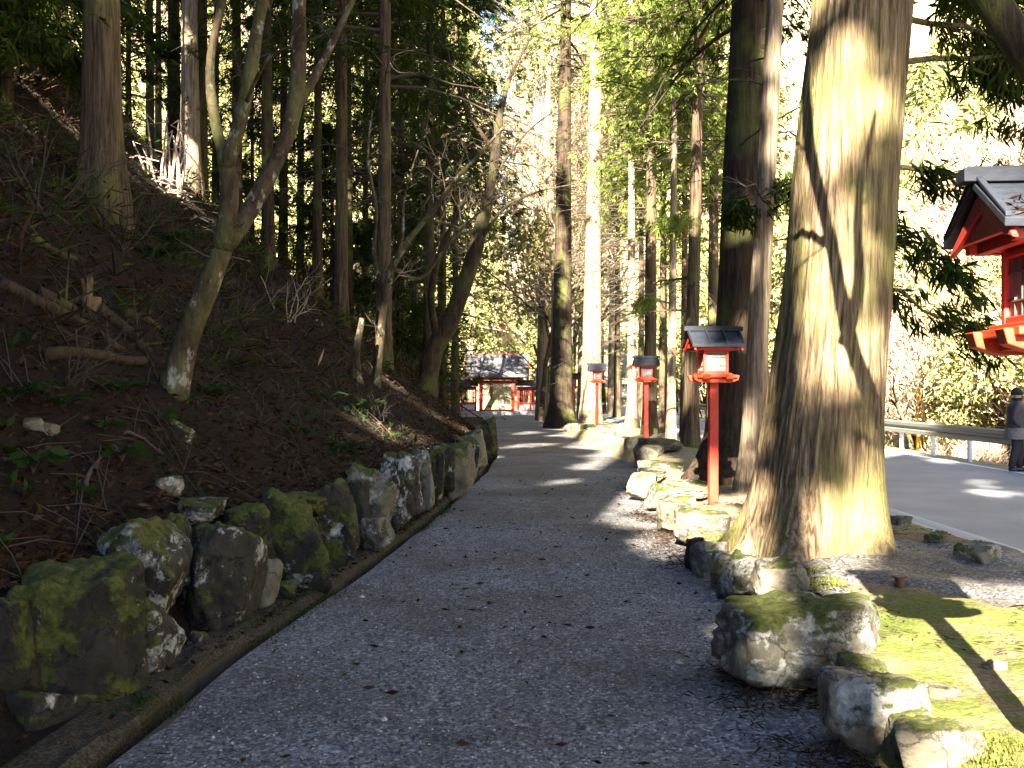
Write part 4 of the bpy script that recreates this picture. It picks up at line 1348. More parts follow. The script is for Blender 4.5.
# ------------------------------------------------------------------ lanterns
def lantern(label, loc, rz=0, h=2.05, m_main='vermilion', old=False):
    root = thing('wooden_lantern', label, 'lantern', loc, rz, 'red lanterns lining the path')
    k = h / 2.05
    mm, mo = M[m_main], M['vermilion_orange']

    def ob(name, g, m_, par=root, bv=.004):
        o = g.build(name, m_, par, smooth=False)
        if bv: bevel(o, bv, 2)
        return o
    g = Geo(); g.box((0, 0, .73 * k - .1), (.105, .105, 1.46 * k + .2)); ob('post', g, mm, bv=.008)
    # crossed bearers with upturned ends
    for axis in 'xy':
        g = Geo()
        zo = 1.45 * k + (.0 if axis == 'x' else .012)
        prof = [(-.27, .085), (-.255, .03), (-.17, 0), (.17, 0), (.255, .03), (.27, .085), (.24, .085), (.19, .058), (-.19, .058), (-.24, .085)]
        pr = [(a, b + zo) for a, b in prof]
        for off in (-.135, .135):
            if axis == 'x':
                g.prism(pr, 'y', off - .04, off + .04)
            else:
                g.prism([(a, b + .003) for a, b in pr], 'x', off - .038, off + .038)
            ob('bearer', g, mo)
            g = Geo()
    g = Geo(); g.box((0, 0, 1.525 * k), (.47, .43, .03)); g.box((0, 0, 1.551 * k), (.36, .36, .022)); ob('platform', g, mo)
    z0, z1 = 1.562 * k, 1.835 * k
    fr = Geo()
    for sx in (-1, 1):
        for sy in (-1, 1):
            fr.box((sx * .132, sy * .132, (z0 + z1) / 2), (.032, .032, z1 - z0))
    for zz in (z0 + .014, z1 - .014):
        for s in (-1, 1):
            fr.box((0, s * .132, zz), (.232, .026, .028))
            fr.box((s * .132, 0, zz), (.026, .232, .028))
    ob('light_box', fr, mm)
    for i in range(4):
        a = i * PI / 2
        g = Geo(); g.box((0, -.127, (z0 + z1) / 2), (.23, .006, z1 - z0 - .058))
        V = rot(g.v[0], rz=a); g.v[0] = V
        p = ob('window_panel', g, M['paper'], bv=0)
        g = Geo()
        for x in np.linspace(-.06, .06, 3): g.box((x, -.133, (z0 + z1) / 2), (.006, .006, z1 - z0 - .06))
        for z in np.linspace(z0 + .085, z1 - .085, 2): g.box((0, -.1345, z), (.228, .0065, .006))
        g.v = [rot(v, rz=a) for v in g.v]
        ob('lattice', g, M['lattice'], p, 0)
    # eave frame, gables
    g = Geo()
    for s in (-1, 1):
        g.box((0, s * .20, 1.852 * k), (.50, .04, .04))
        g.box((s * .20, 0, 1.853 * k), (.042, .44, .045))
        g.box((0, s * .135, 1.852 * k), (.44, .035, .034))
    ob('eave_frame', g, mm)
    er, ee, hy, wx = 2.045 * k, 1.865 * k, .285, .31
    for s in (-1, 1):
        g = Geo()
        g.prism([(-hy + .03, ee + .0), (hy - .03, ee + .0), (.02, er - .012), (-.02, er - .012)], 'x', s * (wx - .05) - .012, s * (wx - .05) + .012)
        ob('gable_board', g, M['vermilion_old'] if old else mm)
        g = Geo()
        g.prism([(-hy - .005, ee - .035), (-hy + .015, ee - .012), (-.01, er - .02), (0, er - .03), (.01, er - .02), (hy - .015, ee - .012), (hy + .005, ee - .035), (hy - .07, ee - .015), (0, er - .085), (-hy + .07, ee - .015)], 'x', s * (wx - .035) - .011, s * (wx - .035) + .011)
        ob('bargeboard', g, mm)
    for s in (-1, 1):
        g = Geo()
        g.prism([(s * hy, ee), (s * (hy + .004), ee + .032), (0 + s * .004, er + .03), (s * .004, er)], 'x', -wx, wx)
        r_o = ob('roof_slope', g, M['roof_copper'])
        for x in np.linspace(-wx + .012, wx - .012, 4):
            g = Geo()
            g.prism([(s * (hy + .004), ee + .034), (s * (hy + .004), ee + .05), (s * .03, er + .047), (s * .03, er + .031)], 'x', x - .011, x + .011)
            ob('batten', g, M['roof_copper'], r_o, .003)
    g = Geo()
    g.box((0, 0, er + .045), (.70, .085, .05)); g.box((0, 0, er + .073), (.66, .05, .012)); ob('ridge_cap', g, M['roof_copper'])
    return root


def ground_at(px, d): x = (px - CX) / F * d; return (x, d, g1(x, d))
near = (1.965, 3.58, g1(1.965, 3.58))
print('near lantern', near)
lantern('nearest red lantern, leaf debris on its dark roof, cut by the picture edge', near, R(-4), 2.05, 'vermilion_old', True)
lantern('red lantern on post with grey window, standing in front of the broad dark cedar', ground_at(713, 11.8), R(3), 2.03)
lantern('orange-lit lantern on post beside the slender sunlit cedar', ground_at(646, 25.4), R(2), 2.03)
lantern('small sunlit orange lantern before the stout sunlit cedar', ground_at(597, 33.5), R(0), 2.03)
lantern('small shaded red lantern before the thick dark cedar at the bend', ground_at(573, 43.5), R(0), 2.05, 'vermilion_old')
# fallen needles caught on the nearest roof
g = Geo()
n = 420
tq = rng.uniform(0, 1, n) ** 2
P = np.stack([rng.uniform(-.28, .3, n), -.27 + tq * .12, 1.90 + tq * .07 + rng.uniform(0, .025, n)], -1)
P = rot(P, rz=R(-4)) + np.array(near)
leaf_geo(g, P, rng.normal(size=(n, 3)) * np.array([1, 1, .25]), .05, .009)
tag(g.build('roof_litter', M['leaf_dead'], smooth=False), 'dry needles caught along the eave of the nearest lantern', 'litter', kind='stuff')

# ------------------------------------------------------------------ gate
gx, gy = (497 - CX) / F * 80, 80.0
gz_ = Pf(80.0)
gate = thing('shrine_gate', 'roofed red wooden gate at the far end of the path', 'gate', (gx, gy, gz_))


def part(name, g, m_, par=gate, bv=.01, smooth=False):
    o = g.build(name, m_, par, smooth=smooth)
    if bv: bevel(o, bv, 2)
    return o


g = Geo(); g.box((0, 0, .06), (4.6, 3.4, .5)); part('stone_base', g, M['concrete'])
g = Geo()
for i in range(2): g.box((.1, -1.86 - i * .32, .0 - i * .13 + .04), (2.6, .33, .42 - i * .1))
part('steps', g, M['concrete'])
for sx in (-1.28, 1.28):
    for sy in (-.75, .75):
        g = Geo(); g.box((sx, sy, 1.55), (.26, .26, 2.55)); part('pillar', g, M['vermilion'], bv=.02)
for sy in (-.75, .75):
    g = Geo(); g.box((0, sy, 2.62), (3.3, .2, .24)); g.box((0, sy - .002, 2.9), (3.9, .16, .16)); part('lintel', g, M['vermilion'])
    g = Geo(); g.box((0, sy, .38), (2.3, .2, .1)); part('threshold', g, M['vermilion_old'])
g = Geo()
for k in range(15): g.box((-1.05 + k * .15, -.752, 2.42), (.03, .04, .16))
g.box((0, -.752, 2.335), (2.3, .05, .03)); part('transom_grille', g, M['plaster'], bv=0)
g = Geo()
for k in range(21): g.box((-2.25 + k * .225, 0, 2.985), (.07, 3.1, .08))
part('rafters', g, M['vermilion_orange'], bv=0)
ee, er, hy, wx = 3.02, 4.55, 1.75, 2.55
for s in (-1, 1):
    g = Geo()
    ys_ = np.linspace(0, 1, 9)
    up_ = [(s * hy * (1 - t), ee + (er - ee) * (t ** 1.25) + .14) for t in ys_]
    lo_ = [(s * hy * (1 - t), ee + (er - ee) * (t ** 1.25)) for t in ys_]
    g.prism(up_ + lo_[::-1], 'x', -wx, wx)
    part('roof_slope', g, M['roof_grey'], bv=0)
g = Geo(); g.box((0, 0, er + .14), (5.0, .34, .22)); g.box((0, 0, er + .27), (5.2, .22, .06)); part('ridge_beam', g, M['roof_grey'])
g = Geo(); g.box((0, -.0, er + .335), (4.9, .1, .06)); part('ridge_trim', g, M['vermilion_old'])
for s in (-1, 1):
    g = Geo(); g.prism([(-1.3, ee + .05), (1.3, ee + .05), (0, er - .05)], 'x', s * 2.15 - .03, s * 2.15 + .03); part('gable_panel', g, M['plaster'], bv=0)
    g = Geo(); g.prism([(-hy - .03, ee - .12), (-hy, ee + .1), (0, er + .08), (hy, ee + .1), (hy + .03, ee - .12), (0, er - .22)], 'x', s * (wx - .03) - .04, s * (wx - .03) + .04); part('bargeboard', g, M['vermilion'], bv=0)


def wing(label, x0, x1):
    cx = (x0 + x1) / 2
    r0 = thing('gate_wall', label, 'wall', (gx + cx, gy, gz_), 0, 'walls flanking the gate')
    L = x1 - x0
    g = Geo(); g.box((0, 0, .1), (L, .4, .5)); part('stone_base', g, M['concrete'], r0)
    g = Geo(); g.box((0, 0, .62), (L - .1, .1, .46)); part('plaster_panel', g, M['plaster'], r0, 0)
    for zc, hh in ((.39, .1), (.93, .18), (2.13, .26)):
        g = Geo(); g.box((0, -.003 * zc, zc), (L, .16, hh)); part('rail', g, M['vermilion'], r0)
    nP = max(2, int(L / 1.15))
    for k in range(nP + 1):
        g = Geo(); g.box((-L / 2 + .08 + k * (L - .16) / nP, -.004, 1.3), (.15, .17, 2.0)); part('post', g, M['vermilion'], r0)
    g = Geo()
    for x in np.arange(-L / 2 + .2, L / 2 - .1, .16): g.box((x, .03, 1.5), (.025, .025, 1.0))
    part('lattice', g, M['vermilion_old'], r0, 0)
    for s in (-1, 1):
        g = Geo(); g.prism([(s * .62, 2.26), (s * .62, 2.36), (0, 2.74), (0, 2.62)], 'x', -L / 2 - .12, L / 2 + .12); part('roof_slope', g, M['roof_grey'], r0, 0)
    g = Geo(); g.box((0, 0, 2.75), (L + .3, .16, .12)); part('ridge_cap', g, M['roof_grey'], r0)


wing('red and white wall with lattice opening joined to the gate on the hill side', -4.0, -1.62)
wing('red and white wall with lattice opening joined to the gate on the road side', 1.62, 3.75)

# things seen through the gate opening
for lab, px, d, h_ in (('person in dark clothes walking beyond the gate', 503, 96, 1.62),):
    x = (px - CX) / F * d
    pz = g1(x, d)
    far_person = (lab, x, d, pz)

# ------------------------------------------------------------------ people
def person(label, loc, rz, H=1.62, hem=.62, stride=.10, coat='coat', sub=2):
    """standing walker: one skinned body under hat, coat, trousers and shoes"""
    root = thing('person', label, 'person', loc, rz)
    k = H / 1.62
    J = {'pel': (0, 0, .88, .11), 'sp': (0, .01, 1.06, .11), 'ch': (0, .0, 1.24, .125), 'nk': (0, .0, 1.38, .055), 'nk2': (0, -.02, 1.43, .052),
         'hd': (0, -.025, 1.51, .083), 'hd2': (0, -.02, 1.57, .07)}
    E = [('pel', 'sp'), ('sp', 'ch'), ('ch', 'nk'), ('nk', 'nk2'), ('nk2', 'hd'), ('hd', 'hd2')]
    for s, n in ((-1, 'l'), (1, 'r')):
        st = stride * s
        J.update({'sh' + n: (s * .165, .0, 1.30, .055), 'el' + n: (s * .215, .03 - st * .5, 1.06, .042), 'wr' + n: (s * .20, -.09 - st * .7, .87, .028), 'ha' + n: (s * .195, -.12 - st * .8, .80, .03),
                  'hi' + n: (s * .085, 0, .82, .085), 'kn' + n: (s * .09, -.03 - st * .5, .46, .058), 'an' + n: (s * .09, .02 - st + .02 * s, .085, .04), 'to' + n: (s * .10, -.13 - st, .035, .032)})
        E += [('ch', 'sh' + n), ('sh' + n, 'el' + n), ('el' + n, 'wr' + n), ('wr' + n, 'ha' + n), ('pel', 'hi' + n), ('hi' + n, 'kn' + n), ('kn' + n, 'an' + n), ('an' + n, 'to' + n)]
    names = list(J)
    me = bpy.data.meshes.new('body')
    me.from_pydata([tuple(c * k for c in J[n][:3]) for n in names], [(names.index(a), names.index(b)) for a, b in E], [])
    me.materials.append(M['skin'])
    body = bpy.data.objects.new('body', me)
    COL.objects.link(body)
    body.parent = root
    body.modifiers.new('skin', 'SKIN')
    sv = me.skin_vertices[0].data
    for i, n in enumerate(names):
        sv[i].radius = (J[n][3] * k,) * 2
        sv[i].use_root = n == 'pel'
    sm_ = body.modifiers.new('sub', 'SUBSURF'); sm_.levels = sm_.render_levels = sub

    def loft(name, secs, m_, par=root, sides=20, wr=.02, close=False):
        g = Geo()
        th = np.arange(sides) * 2 * PI / sides
        V = []
        for i, (cx, cy, cz, rx_, ry_) in enumerate(secs):
            w = 1 + wr * np.sin(th * 5 + i * 1.3)
            V.append(np.stack([cx + rx_ * w * np.cos(th), cy + ry_ * w * np.sin(th), np.full(sides, cz)], -1))
        V = np.concatenate(V) * k
        n_ = len(secs)
        i_ = np.arange(n_ - 1)[:, None] * sides
        j_ = np.arange(sides)[None]
        kk = (j_ + 1) % sides
        g.add(V, np.stack([i_ + j_, i_ + kk, i_ + sides + kk, i_ + sides + j_], -1).reshape(-1, 4))
        if close:
            g.f.append(np.array([list(range((n_ - 1) * sides, n_ * sides))])); g.m.append(np.zeros(1, np.int32))
        return g.build(name, m_, par)
    c = loft('coat', [(0, 0, .86, .25, .20), (0, 0, .95, .24, .19), (0, .0, 1.08, .225, .18), (0, 0, 1.2, .235, .18), (0, 0, 1.29, .235, .165), (0, 0, 1.345, .17, .125), (0, -.01, 1.375, .095, .09), (0, -.012, 1.42, .09, .092), (0, -.012, 1.435, .08, .08)], M[coat])
    for s, n in ((-1, 'l'), (1, 'r')):
        g = Geo()
        a, b_, w_ = [np.array(J[q_ + n][:3]) for q_ in ('sh', 'el', 'wr')]
        g.tube(np.array([a + [-.05 * s, 0, .015], a, a * .5 + b_ * .5, b_, b_ * .5 + w_ * .5, w_]) * k, np.array([.07, .082, .072, .066, .058, .05]) * k, 14, 0)
        g.build('sleeve', M[coat], c)
    loft('coat_hem', [(0, 0, hem, .275, .235), (0, 0, hem + .1, .265, .225), (0, 0, .80, .252, .205), (0, 0, .90, .235, .185)], M['skirt'], wr=.03)
    for s, n in ((-1, 'l'), (1, 'r')):
        g = Geo()
        hi, kn, an = [np.array(J[q_ + n][:3]) for q_ in ('hi', 'kn', 'an')]
        g.tube(np.array([hi, hi * .5 + kn * .5, kn, kn * .5 + an * .5, an + [0, 0, .0]]) * k, np.array([.105, .09, .078, .072, .066]) * k, 14, 0)
        g.build('trouser_leg', M['trouser'], root)
        g = Geo()
        to = np.array(J['to' + n][:3])
        g.tube(np.array([an + [0, .05, -.045], an + [0, .0, -.03], to * .5 + an * .5 + [0, 0, -.02], to + [0, -.0, .012], to + [0, -.05, .0]]) * k, np.array([.035, .05, .05, .045, .02]) * k, 12, 0)
        g.build('shoe', M['shoe'], root)
    loft('knit_hat', [(0, -.015, 1.50, .098, .108), (0, -.015, 1.525, .10, .112), (0, -.012, 1.57, .097, .107), (0, -.01, 1.61, .078, .085), (0, -.008, 1.64, .04, .045), (0, -.008, 1.648, .008, .01)], M['knit'], wr=.004, close=True)
    g = Geo(); g.tube(np.array([(0, -.105, 1.515), (0, -.128, 1.485), (0, -.118, 1.475)]) * k, np.array([.010, .016, .010]) * k, 8); g.build('nose', M['skin'], root)
    g = Geo()
    for s in (-1, 1): g.tube(np.array([(s * .033, -.098, 1.503), (s * .033, -.106, 1.503)]) * k, .009 * k, 8)
    g.build('eyes', M['knit'], root)
    loft('scarf', [(0, -.015, 1.39, .092, .092), (0, -.018, 1.42, .098, .10), (0, -.018, 1.445, .085, .088)], M['knit'], wr=.05)
    return root


pxx = (1020 - CX) / F * 19.4
person('person in black knit hat and dark coat walking by the guard rail', (9.78, 19.4, -.118), R(72), 1.60, .64)
person(far_person[0], far_person[1:], R(180), 1.62, .7, sub=1)

# ------------------------------------------------------------------ guard rail
gr = thing('guard_rail', 'grey corrugated steel guard rail on white posts along the far side of the road', 'guard rail', (10.45, 30, -.2))
g = Geo()
prof = [(0, 0), (-.045, .03), (-.045, .10), (0, .14), (0, .18), (-.045, .22), (-.045, .29), (0, .325), (.006, .325), (-.038, .292), (-.038, .222), (.006, .182), (.006, .138), (-.038, .098), (-.038, .032), (.006, 0)]
g.prism([(a, b + .50) for a, b in prof], 'y', -20, 62)
part('rail', g, M['steel'], gr, 0)
for k in range(41):
    g = Geo()
    y = -19 + 2 * k
    g.tube([(.075, y, -.4), (.075, y, .80)], .057, 12)
    g.box((.03, y, .66), (.05, .07, .2))
    part('post', g, M['post_white'], gr, 0, True)

# ------------------------------------------------------------------ hut, boards across the road
def px_thing(px, d): x = (px - CX) / F * d; return x, g1(x, d)
hx, hz = (614 - CX) / F * 100, g1(9.8, 100.0)
hut = thing('roadside_shelter', 'white roadside shelter with brown eaves and an orange notice at the road end', 'shelter', (10.2, 100, -.12))
g = Geo(); g.box((0, 0, .95), (4.2, 1.2, 2.1)); part('wall', g, M['plaster'], hut, .02)
g = Geo(); g.prism([(-1.1, 2.0), (1.1, 2.0), (.15, 2.62), (-.15, 2.62)], 'x', -2.4, 2.4); part('roof', g, M['twig_pale'], hut, 0)
g = Geo()
for x in np.linspace(-1.9, 1.9, 12): g.box((x, -.66, 1.85), (.08, .1, .26))
part('eave_posts', g, M['bark_dark'], hut, 0)
g = Geo(); g.box((-.55, -.63, 1.0), (.9, .05, 1.1)); part('notice_board', g, M['yellow'], hut, .01)
for x in (-1.1, 0):
    g = Geo(); g.box((x, -.65, .9), (.1, .1, 1.8)); part('post', g, M['vermilion_old'], hut, 0)

x, z = px_thing(919, 34); x = 14.2; d_ = x / (919 - CX) * F
z = g1(x, d_)
sp = thing('sign_post', 'grey sign board on a yellow post in the scrub behind the guard rail', 'sign', (x, d_, z))
top = CAMZ + (388 - 343) / F * d_ - z
g = Geo(); g.tube([(0, 0, -.3), (0, 0, top - .45)], .085, 10); part('post', g, M['yellow'], sp, 0, True)
g = Geo(); g.box((0, -.1, top - .26), (.44, .05, .56)); part('board', g, M['sign_grey'], sp, .006)
x = 15.2; d_ = x / (938 - CX) * F
z = g1(x, d_)
hb_ = thing('storage_box', 'small orange box with a white peaked cover on the bank across the road', 'box', (x, d_, z))
top = CAMZ + (388 - 354) / F * d_ - z
g = Geo(); g.box((.05, 0, top - .33 - .22), (.55, .5, .44)); part('body', g, M['yellow'], hb_, .015)
g = Geo(); g.box((0, 0, (top - .77) / 2 - .2), (.3, .3, top - .77 + .4)); part('stand', g, M['bark_dark'], hb_, .01)
g = Geo(); g.prism([(-.36, top - .33), (.36, top - .33), (.02, top)], 'y', -.32, .32); part('cover', g, M['plaster'], hb_, .01)

# rusty stub on the moss
p = on_ground(899, 587)
rs = thing('iron_stub', 'small rusty iron stub poking out of the moss before the giant cedar', 'stub', tuple(p))
g = Geo(); g.tube([(0, 0, -.05), (.004, 0, .03), (-.004, .003, .062)], [.034, .031, .029], 10); part('body', g, M['rust'], rs, 0, True)
g = Geo(); g.box((0, 0, .066), (.075, .06, .012), rz=.3); part('cap', g, M['rust'], rs, .003)

# ------------------------------------------------------------------ debris on the slope
def log(name, label, pa, pb, r0, r1, m_='log', cat='log', lift=.0, wob=.02):
    a, b_ = on_ground(*pa), on_ground(*pb)
    n = 14
    t = np.linspace(0, 1, n)[:, None]
    P = a + (b_ - a) * t
    gz2 = G(P[:, 0], P[:, 1])
    P[:, 2] = np.maximum(P[:, 2], gz2 + r0 * .6) + lift * np.sin(t[:, 0] * PI)
    P += rng.normal(size=P.shape) * wob * .4
    for _ in range(2): P[1:-1] = (P[:-2] + P[1:-1] * 2 + P[2:]) / 4
    g = Geo()
    g.tube(P, np.linspace(r0, r1, n) * (1 + .10 * vnoise(np.stack([t[:, 0] * 5, t[:, 0] * 0 + pa[0], t[:, 0] * 0], -1))), 10)
    for k in range(4):
        q_ = int(rng.integers(2, n - 2))
        d = unit(rng.normal(size=3) + [0, 0, .6])
        g.tube([P[q_], P[q_] + d * r0 * 2.5, P[q_] + d * r0 * rng.uniform(4, 9)], [r0 * .3, r0 * .2, r0 * .08], 5)
    return tag(g.build(name, M[m_]), label, cat)


log('fallen_log', 'long bare fallen pole slanting down the dark slope', (2, 287), (124, 357), .055, .035)
log('fallen_log', 'short thick log lying across the end of the long fallen pole', (98, 312), (148, 357), .06, .05)
log('fallen_log', 'level rotting log under the long fallen pole', (44, 361), (142, 366), .055, .04)
log('fallen_log', 'thin log parallel to and above the long fallen pole', (40, 297), (76, 316), .05, .035)
log('fallen_log', 'thin grey log propped beside the splintered stump', (122, 315), (158, 330), .05, .035)
log('fallen_branch', 'curved dry stick lying near the broad green leaves', (84, 487), (105, 455), .018, .010, 'twig', 'branch', .02, .03)
log('fallen_branch', 'long dry branch on litter above the flat dark stone', (125, 435), (168, 456), .014, .006, 'twig', 'branch', .02, .04)
log('fallen_branch', 'dry branch half buried at the picture edge low on the slope', (0, 462), (30, 466), .018, .01, 'log', 'branch')
log('fallen_branch', 'slanting thin pole in shadow at the middle of the slope', (270, 345), (330, 390), .03, .02, 'log', 'branch')
log('fallen_branch', 'dark crossing stick below the thick sun-patched cedar', (30, 240), (75, 262), .045, .03, 'log', 'branch')
p = on_ground(90, 304)
g = Geo()
for k in range(5):
    g.box(p + np.array([rng.uniform(-.05, .05), rng.uniform(-.04, .04), .09 + rng.uniform(-.03, .05)]), (.05, .04, .34), rz=rng.uniform(0, 3), taper=.4, rx=rng.uniform(-.1, .1), ry=.25 + rng.uniform(-.1, .1))
g.tube([p - [0, 0, .1], p + [0, 0, .06]], [.11, .095], 9)
tag(g.build('splintered_stump', M['wood_raw'], smooth=False), 'splintered yellowish stump standing among the fallen logs', 'stump')
# pale broken stalks catching the sun beside the slope cedar
b0 = on_ground(165, 188)
st = thing('stalk_clump', 'clump of broken pale stalks shining in sun on the upper slope', 'dead plant', tuple(b0))
g = Geo()
for k in range(16):
    o = rng.normal(size=3) * np.array([.22, .15, 0])
    tip = o + np.array([rng.normal() * .22 + .12, rng.normal() * .1, rng.uniform(.7, 1.5)])
    g.tube([o - [0, 0, .2], (o + tip) / 2 + rng.normal(size=3) * .04, tip], [.026, .022, .012], 5)
    if k % 2: g.tube([tip, tip + [rng.normal() * .2, 0, -.1], tip + [rng.normal() * .35, 0, rng.uniform(-.3, .1)]], [.014, .01, .004], 4)
g.build('stalks', M['twig_pale'], st)
g = Geo()
for k in range(45):
    a = rng.uniform(0, 6.28)
    c = np.array([rng.normal() * .4 + .4, rng.normal() * .3, 0])
    c[2] = g1(b0[0] + c[0], b0[1] + c[1]) - b0[2] + rng.uniform(0, .18)
    l = rng.uniform(.2, .6)
    g.tube([c - [l * math.cos(a), l * math.sin(a) * .4, .04], c + [0, 0, .06], c + [l * math.cos(a), l * math.sin(a) * .4, -.02]], [.012, .014, .006], 4)
tag(g.build('brush', M['twig_pale'], st), kind='stuff')

# ferns, leafy plants and brambles, one by one
def fern(label, p, s, m_='leaf_fern', n=8):
    root = thing('fern', label, 'fern', tuple(p))
    g = Geo()
    for k in range(n):
        az = k * 2 * PI / n + rng.normal() * .3
        b = branch_line((0, 0, 0), az, s * rng.uniform(.7, 1.1), .8, .75, 9, .05)
        g.tube(b, np.linspace(.004, .0015, 9), 3, 1, cap=False)
        t = np.linspace(.12, 1, 22)
        P = np.stack([np.interp(t * 8, np.arange(9), b[:, c]) for c in range(3)], -1)
        dr = unit(np.gradient(P, axis=0))
        for s_ in (-1, 1):
            sd = np.cross(dr, [0, 0, 1]) * s_
            leaf_geo(g, P, sd + dr * .4 + rng.normal(size=P.shape) * .1, s * .26 * np.sin(np.clip(t, .1, .97) * PI) ** .7 + .01, s * .055)
    g.build('fronds', [M[m_], M['twig']], root, smooth=False)
    return root


def leafy(label, p, s, n=9):
    root = thing('leafy_plant', label, 'plant', tuple(p))
    g = Geo()
    for k in range(n):
        az = rng.uniform(0, 6.28)
        tip = np.array([math.cos(az) * s * .5, math.sin(az) * s * .5, s * rng.uniform(.4, .9)])
        g.tube([(0, 0, 0), tip * .5 + [0, 0, .04], tip], [.005, .004, .002], 4, 1, cap=False)
        leaf_geo(g, tip[None], np.array([[math.cos(az), math.sin(az), -.3]]), s * .75, s * .42)
        leaf_geo(g, (tip * .7)[None], np.array([[math.cos(az + 1), math.sin(az + 1), .1]]), s * .55, s * .32)
    g.build('leaves', [M['leaf_fern'], M['twig']], root, smooth=False)
    return root


for lab, px, py, s in (
        ('pale green fern lit at the wall top below the bramble', 362, 412, .42),
        ('fern with bluish fronds on the litter above the upright pale slab', 345, 452, .30),
        ('dark fern on the slope beneath the crooked forked tree', 213, 398, .32),
        ('fern at the picture edge above the pale weathered stone', 12, 402, .34),
        ('small fern near the fallen poles', 118, 395, .28),
        ('fern under the short mossy leaning stub', 322, 402, .34),
        ('dark fern high on the slope beside the thick cedar', 150, 262, .6),
        ('fern spilling over the wall behind the tall rounded boulder', 396, 440, .28),
        ('fern below the stalk clump in deep shade', 170, 248, .55),
        ('small yellow-green fern between the slope stones', 62, 408, .24),
        ('fern on bank foot behind the red lantern post', 738, 482, .30)):
    fern(lab, on_ground(px, py), s)
for lab, px, py, s in (
        ('broad-leaved green plant in the litter above the huge mossy block', 122, 462, .17),
        ('broad-leaved plant at the picture edge among dark litter', 33, 474, .18),
        ('small leafy plant near the grey sunken stone', 158, 425, .14),
        ('leafy plant with one big leaf in the middle of the slope', 300, 440, .18),
        ('leafy sprout beside the crooked tree foot', 198, 408, .15),
        ('low leafy plant by the long dry branch', 105, 432, .13)):
    leafy(lab, on_ground(px, py), s)


def bramble(label, p, s, n=7, tw='twig_pale', grp=None):
    root = thing('bare_shrub', label, 'shrub', tuple(p), 0, grp)
    g = Geo()
    for k in range(n):
        a = rng.uniform(0, 6.28)
        grow(g, (rng.normal() * .05, rng.normal() * .05, -.05), (math.cos(a) * .7, math.sin(a) * .7, rng.uniform(.5, 1.2)), s * rng.uniform(.5, .9), .007 + .004 * s, 2, up=.1, wob=.35)
    g.build('stems', [M['twig'], M[tw]], root)
    return root


for lab, px, py, s in (
        ('pinkish bramble with arching twigs uphill of the crooked tree', 288, 320, 1.0),
        ('bare dead shrub with short pale twigs at the wall top', 378, 418, .42),
        ('tangled bare shrub behind the crooked forked tree', 240, 320, .9),
        ('wiry bare shrub at the foot of the thick sun-patched cedar', 122, 250, 1.0),
        ('sparse bare shrub on the shaded middle slope', 205, 330, .7),
        ('twiggy shrub in deep shade near the slope top', 40, 215, 1.5),
        ('bare shrub crowding the leaning tree foot', 405, 378, .9),
        ('thin-stemmed shrub beside the short mossy stub', 338, 385, .6),
        ('low bare shrub in front of the fallen logs', 70, 385, .55),
        ('bare shrub next to the sunlit slope cedar foot', 225, 225, 1.3)):
    bramble(lab, on_ground(px, py), s, tw='twig_pale' if ('pink' in lab or 'wall top' in lab) else 'twig')

# ------------------------------------------------------------------ ground cover
def scatter_on(n, fx, fy):
    x, y = fx(n), fy(n)
    return x, y, G(x, y)


g = Geo()
n = 52000
y = 3 + 24 * rng.uniform(0, 1, n) ** 1.7
u = rng.uniform(0, 1, n) ** 1.5 * 9
x = Wf(y) - u
z = G(x, y)
keep = (x > -.62 * y)
x, y, z = x[keep], y[keep], z[keep]
P = np.stack([x, y, z + rng.uniform(0, .03, len(x))], -1)
leaf_geo(g, P, rng.normal(size=P.shape) * np.array([1, 1, .35]), rng.uniform(.03, .10, len(x)), rng.uniform(.012, .04, len(x)))
x = Lf(y) - rng.uniform(.12, .75, len(y)); sel = rng.uniform(size=len(y)) < .14
x, y2 = x[sel], y[sel]
P = np.stack([x, y2, np.maximum(G(x, y2), .03) + rng.uniform(0, .02, len(x))], -1)
leaf_geo(g, P, rng.normal(size=P.shape) * np.array([1, 1, .3]), .05, .02)
tag(g.build('leaf_litter', M['leaf_dead'], smooth=False), 'brown dead leaves covering the shaded slope', 'leaf litter', kind='stuff')
g = Geo()
for k in range(1500):
    y = 3 + 22 * rng.uniform() ** 1.5
    x = Wf(y) - 9 * rng.uniform() ** 1.3
    if x < -.6 * y: continue
    z = g1(x, y) + .015
    a = rng.uniform(0, PI)
    l = rng.uniform(.06, .32)
    e = np.array([math.cos(a) * l, math.sin(a) * l, 0])
    pa, pb = np.array([x, y, z]) - e, np.array([x, y, z]) + e
    pa[2], pb[2] = g1(pa[0], pa[1]) + .01, g1(pb[0], pb[1]) + rng.uniform(.01, .12)
    g.tube([pa, (pa + pb) / 2 + [0, 0, rng.uniform(.0, .05)], pb], [.0045, .004, .002], 3, cap=False)
tag(g.build('twig_litter', M['twig']), 'dead twigs strewn over the shaded slope', 'twigs', kind='stuff')
g = Geo()
for k in range(620):
    y = 4 + 30 * rng.uniform() ** 1.2
    x = Wf(y) - (1.6 + 11 * rng.uniform() ** 1.1)
    if x < -.62 * y: continue
    p = np.array([x, y, g1(x, y)])
    m_ = 46
    d = rng.normal(size=(m_, 3)) * np.array([1, 1, .4]) + np.array([.25, 0, .45])
    r_ = rng.uniform(.15, .42)
    leaf_geo(g, p + rng.normal(size=(m_, 3)) * np.array([r_, r_, .05]), d, rng.uniform(.12, .4, m_), rng.uniform(.008, .035, m_), 0 if rng.random() < .55 else 1)
tag(g.build('undergrowth', [M['leaf_dead'], M['leaf_cedar']], smooth=False), 'dead fern and dark undergrowth matted over the shaded slope', 'undergrowth', kind='stuff')
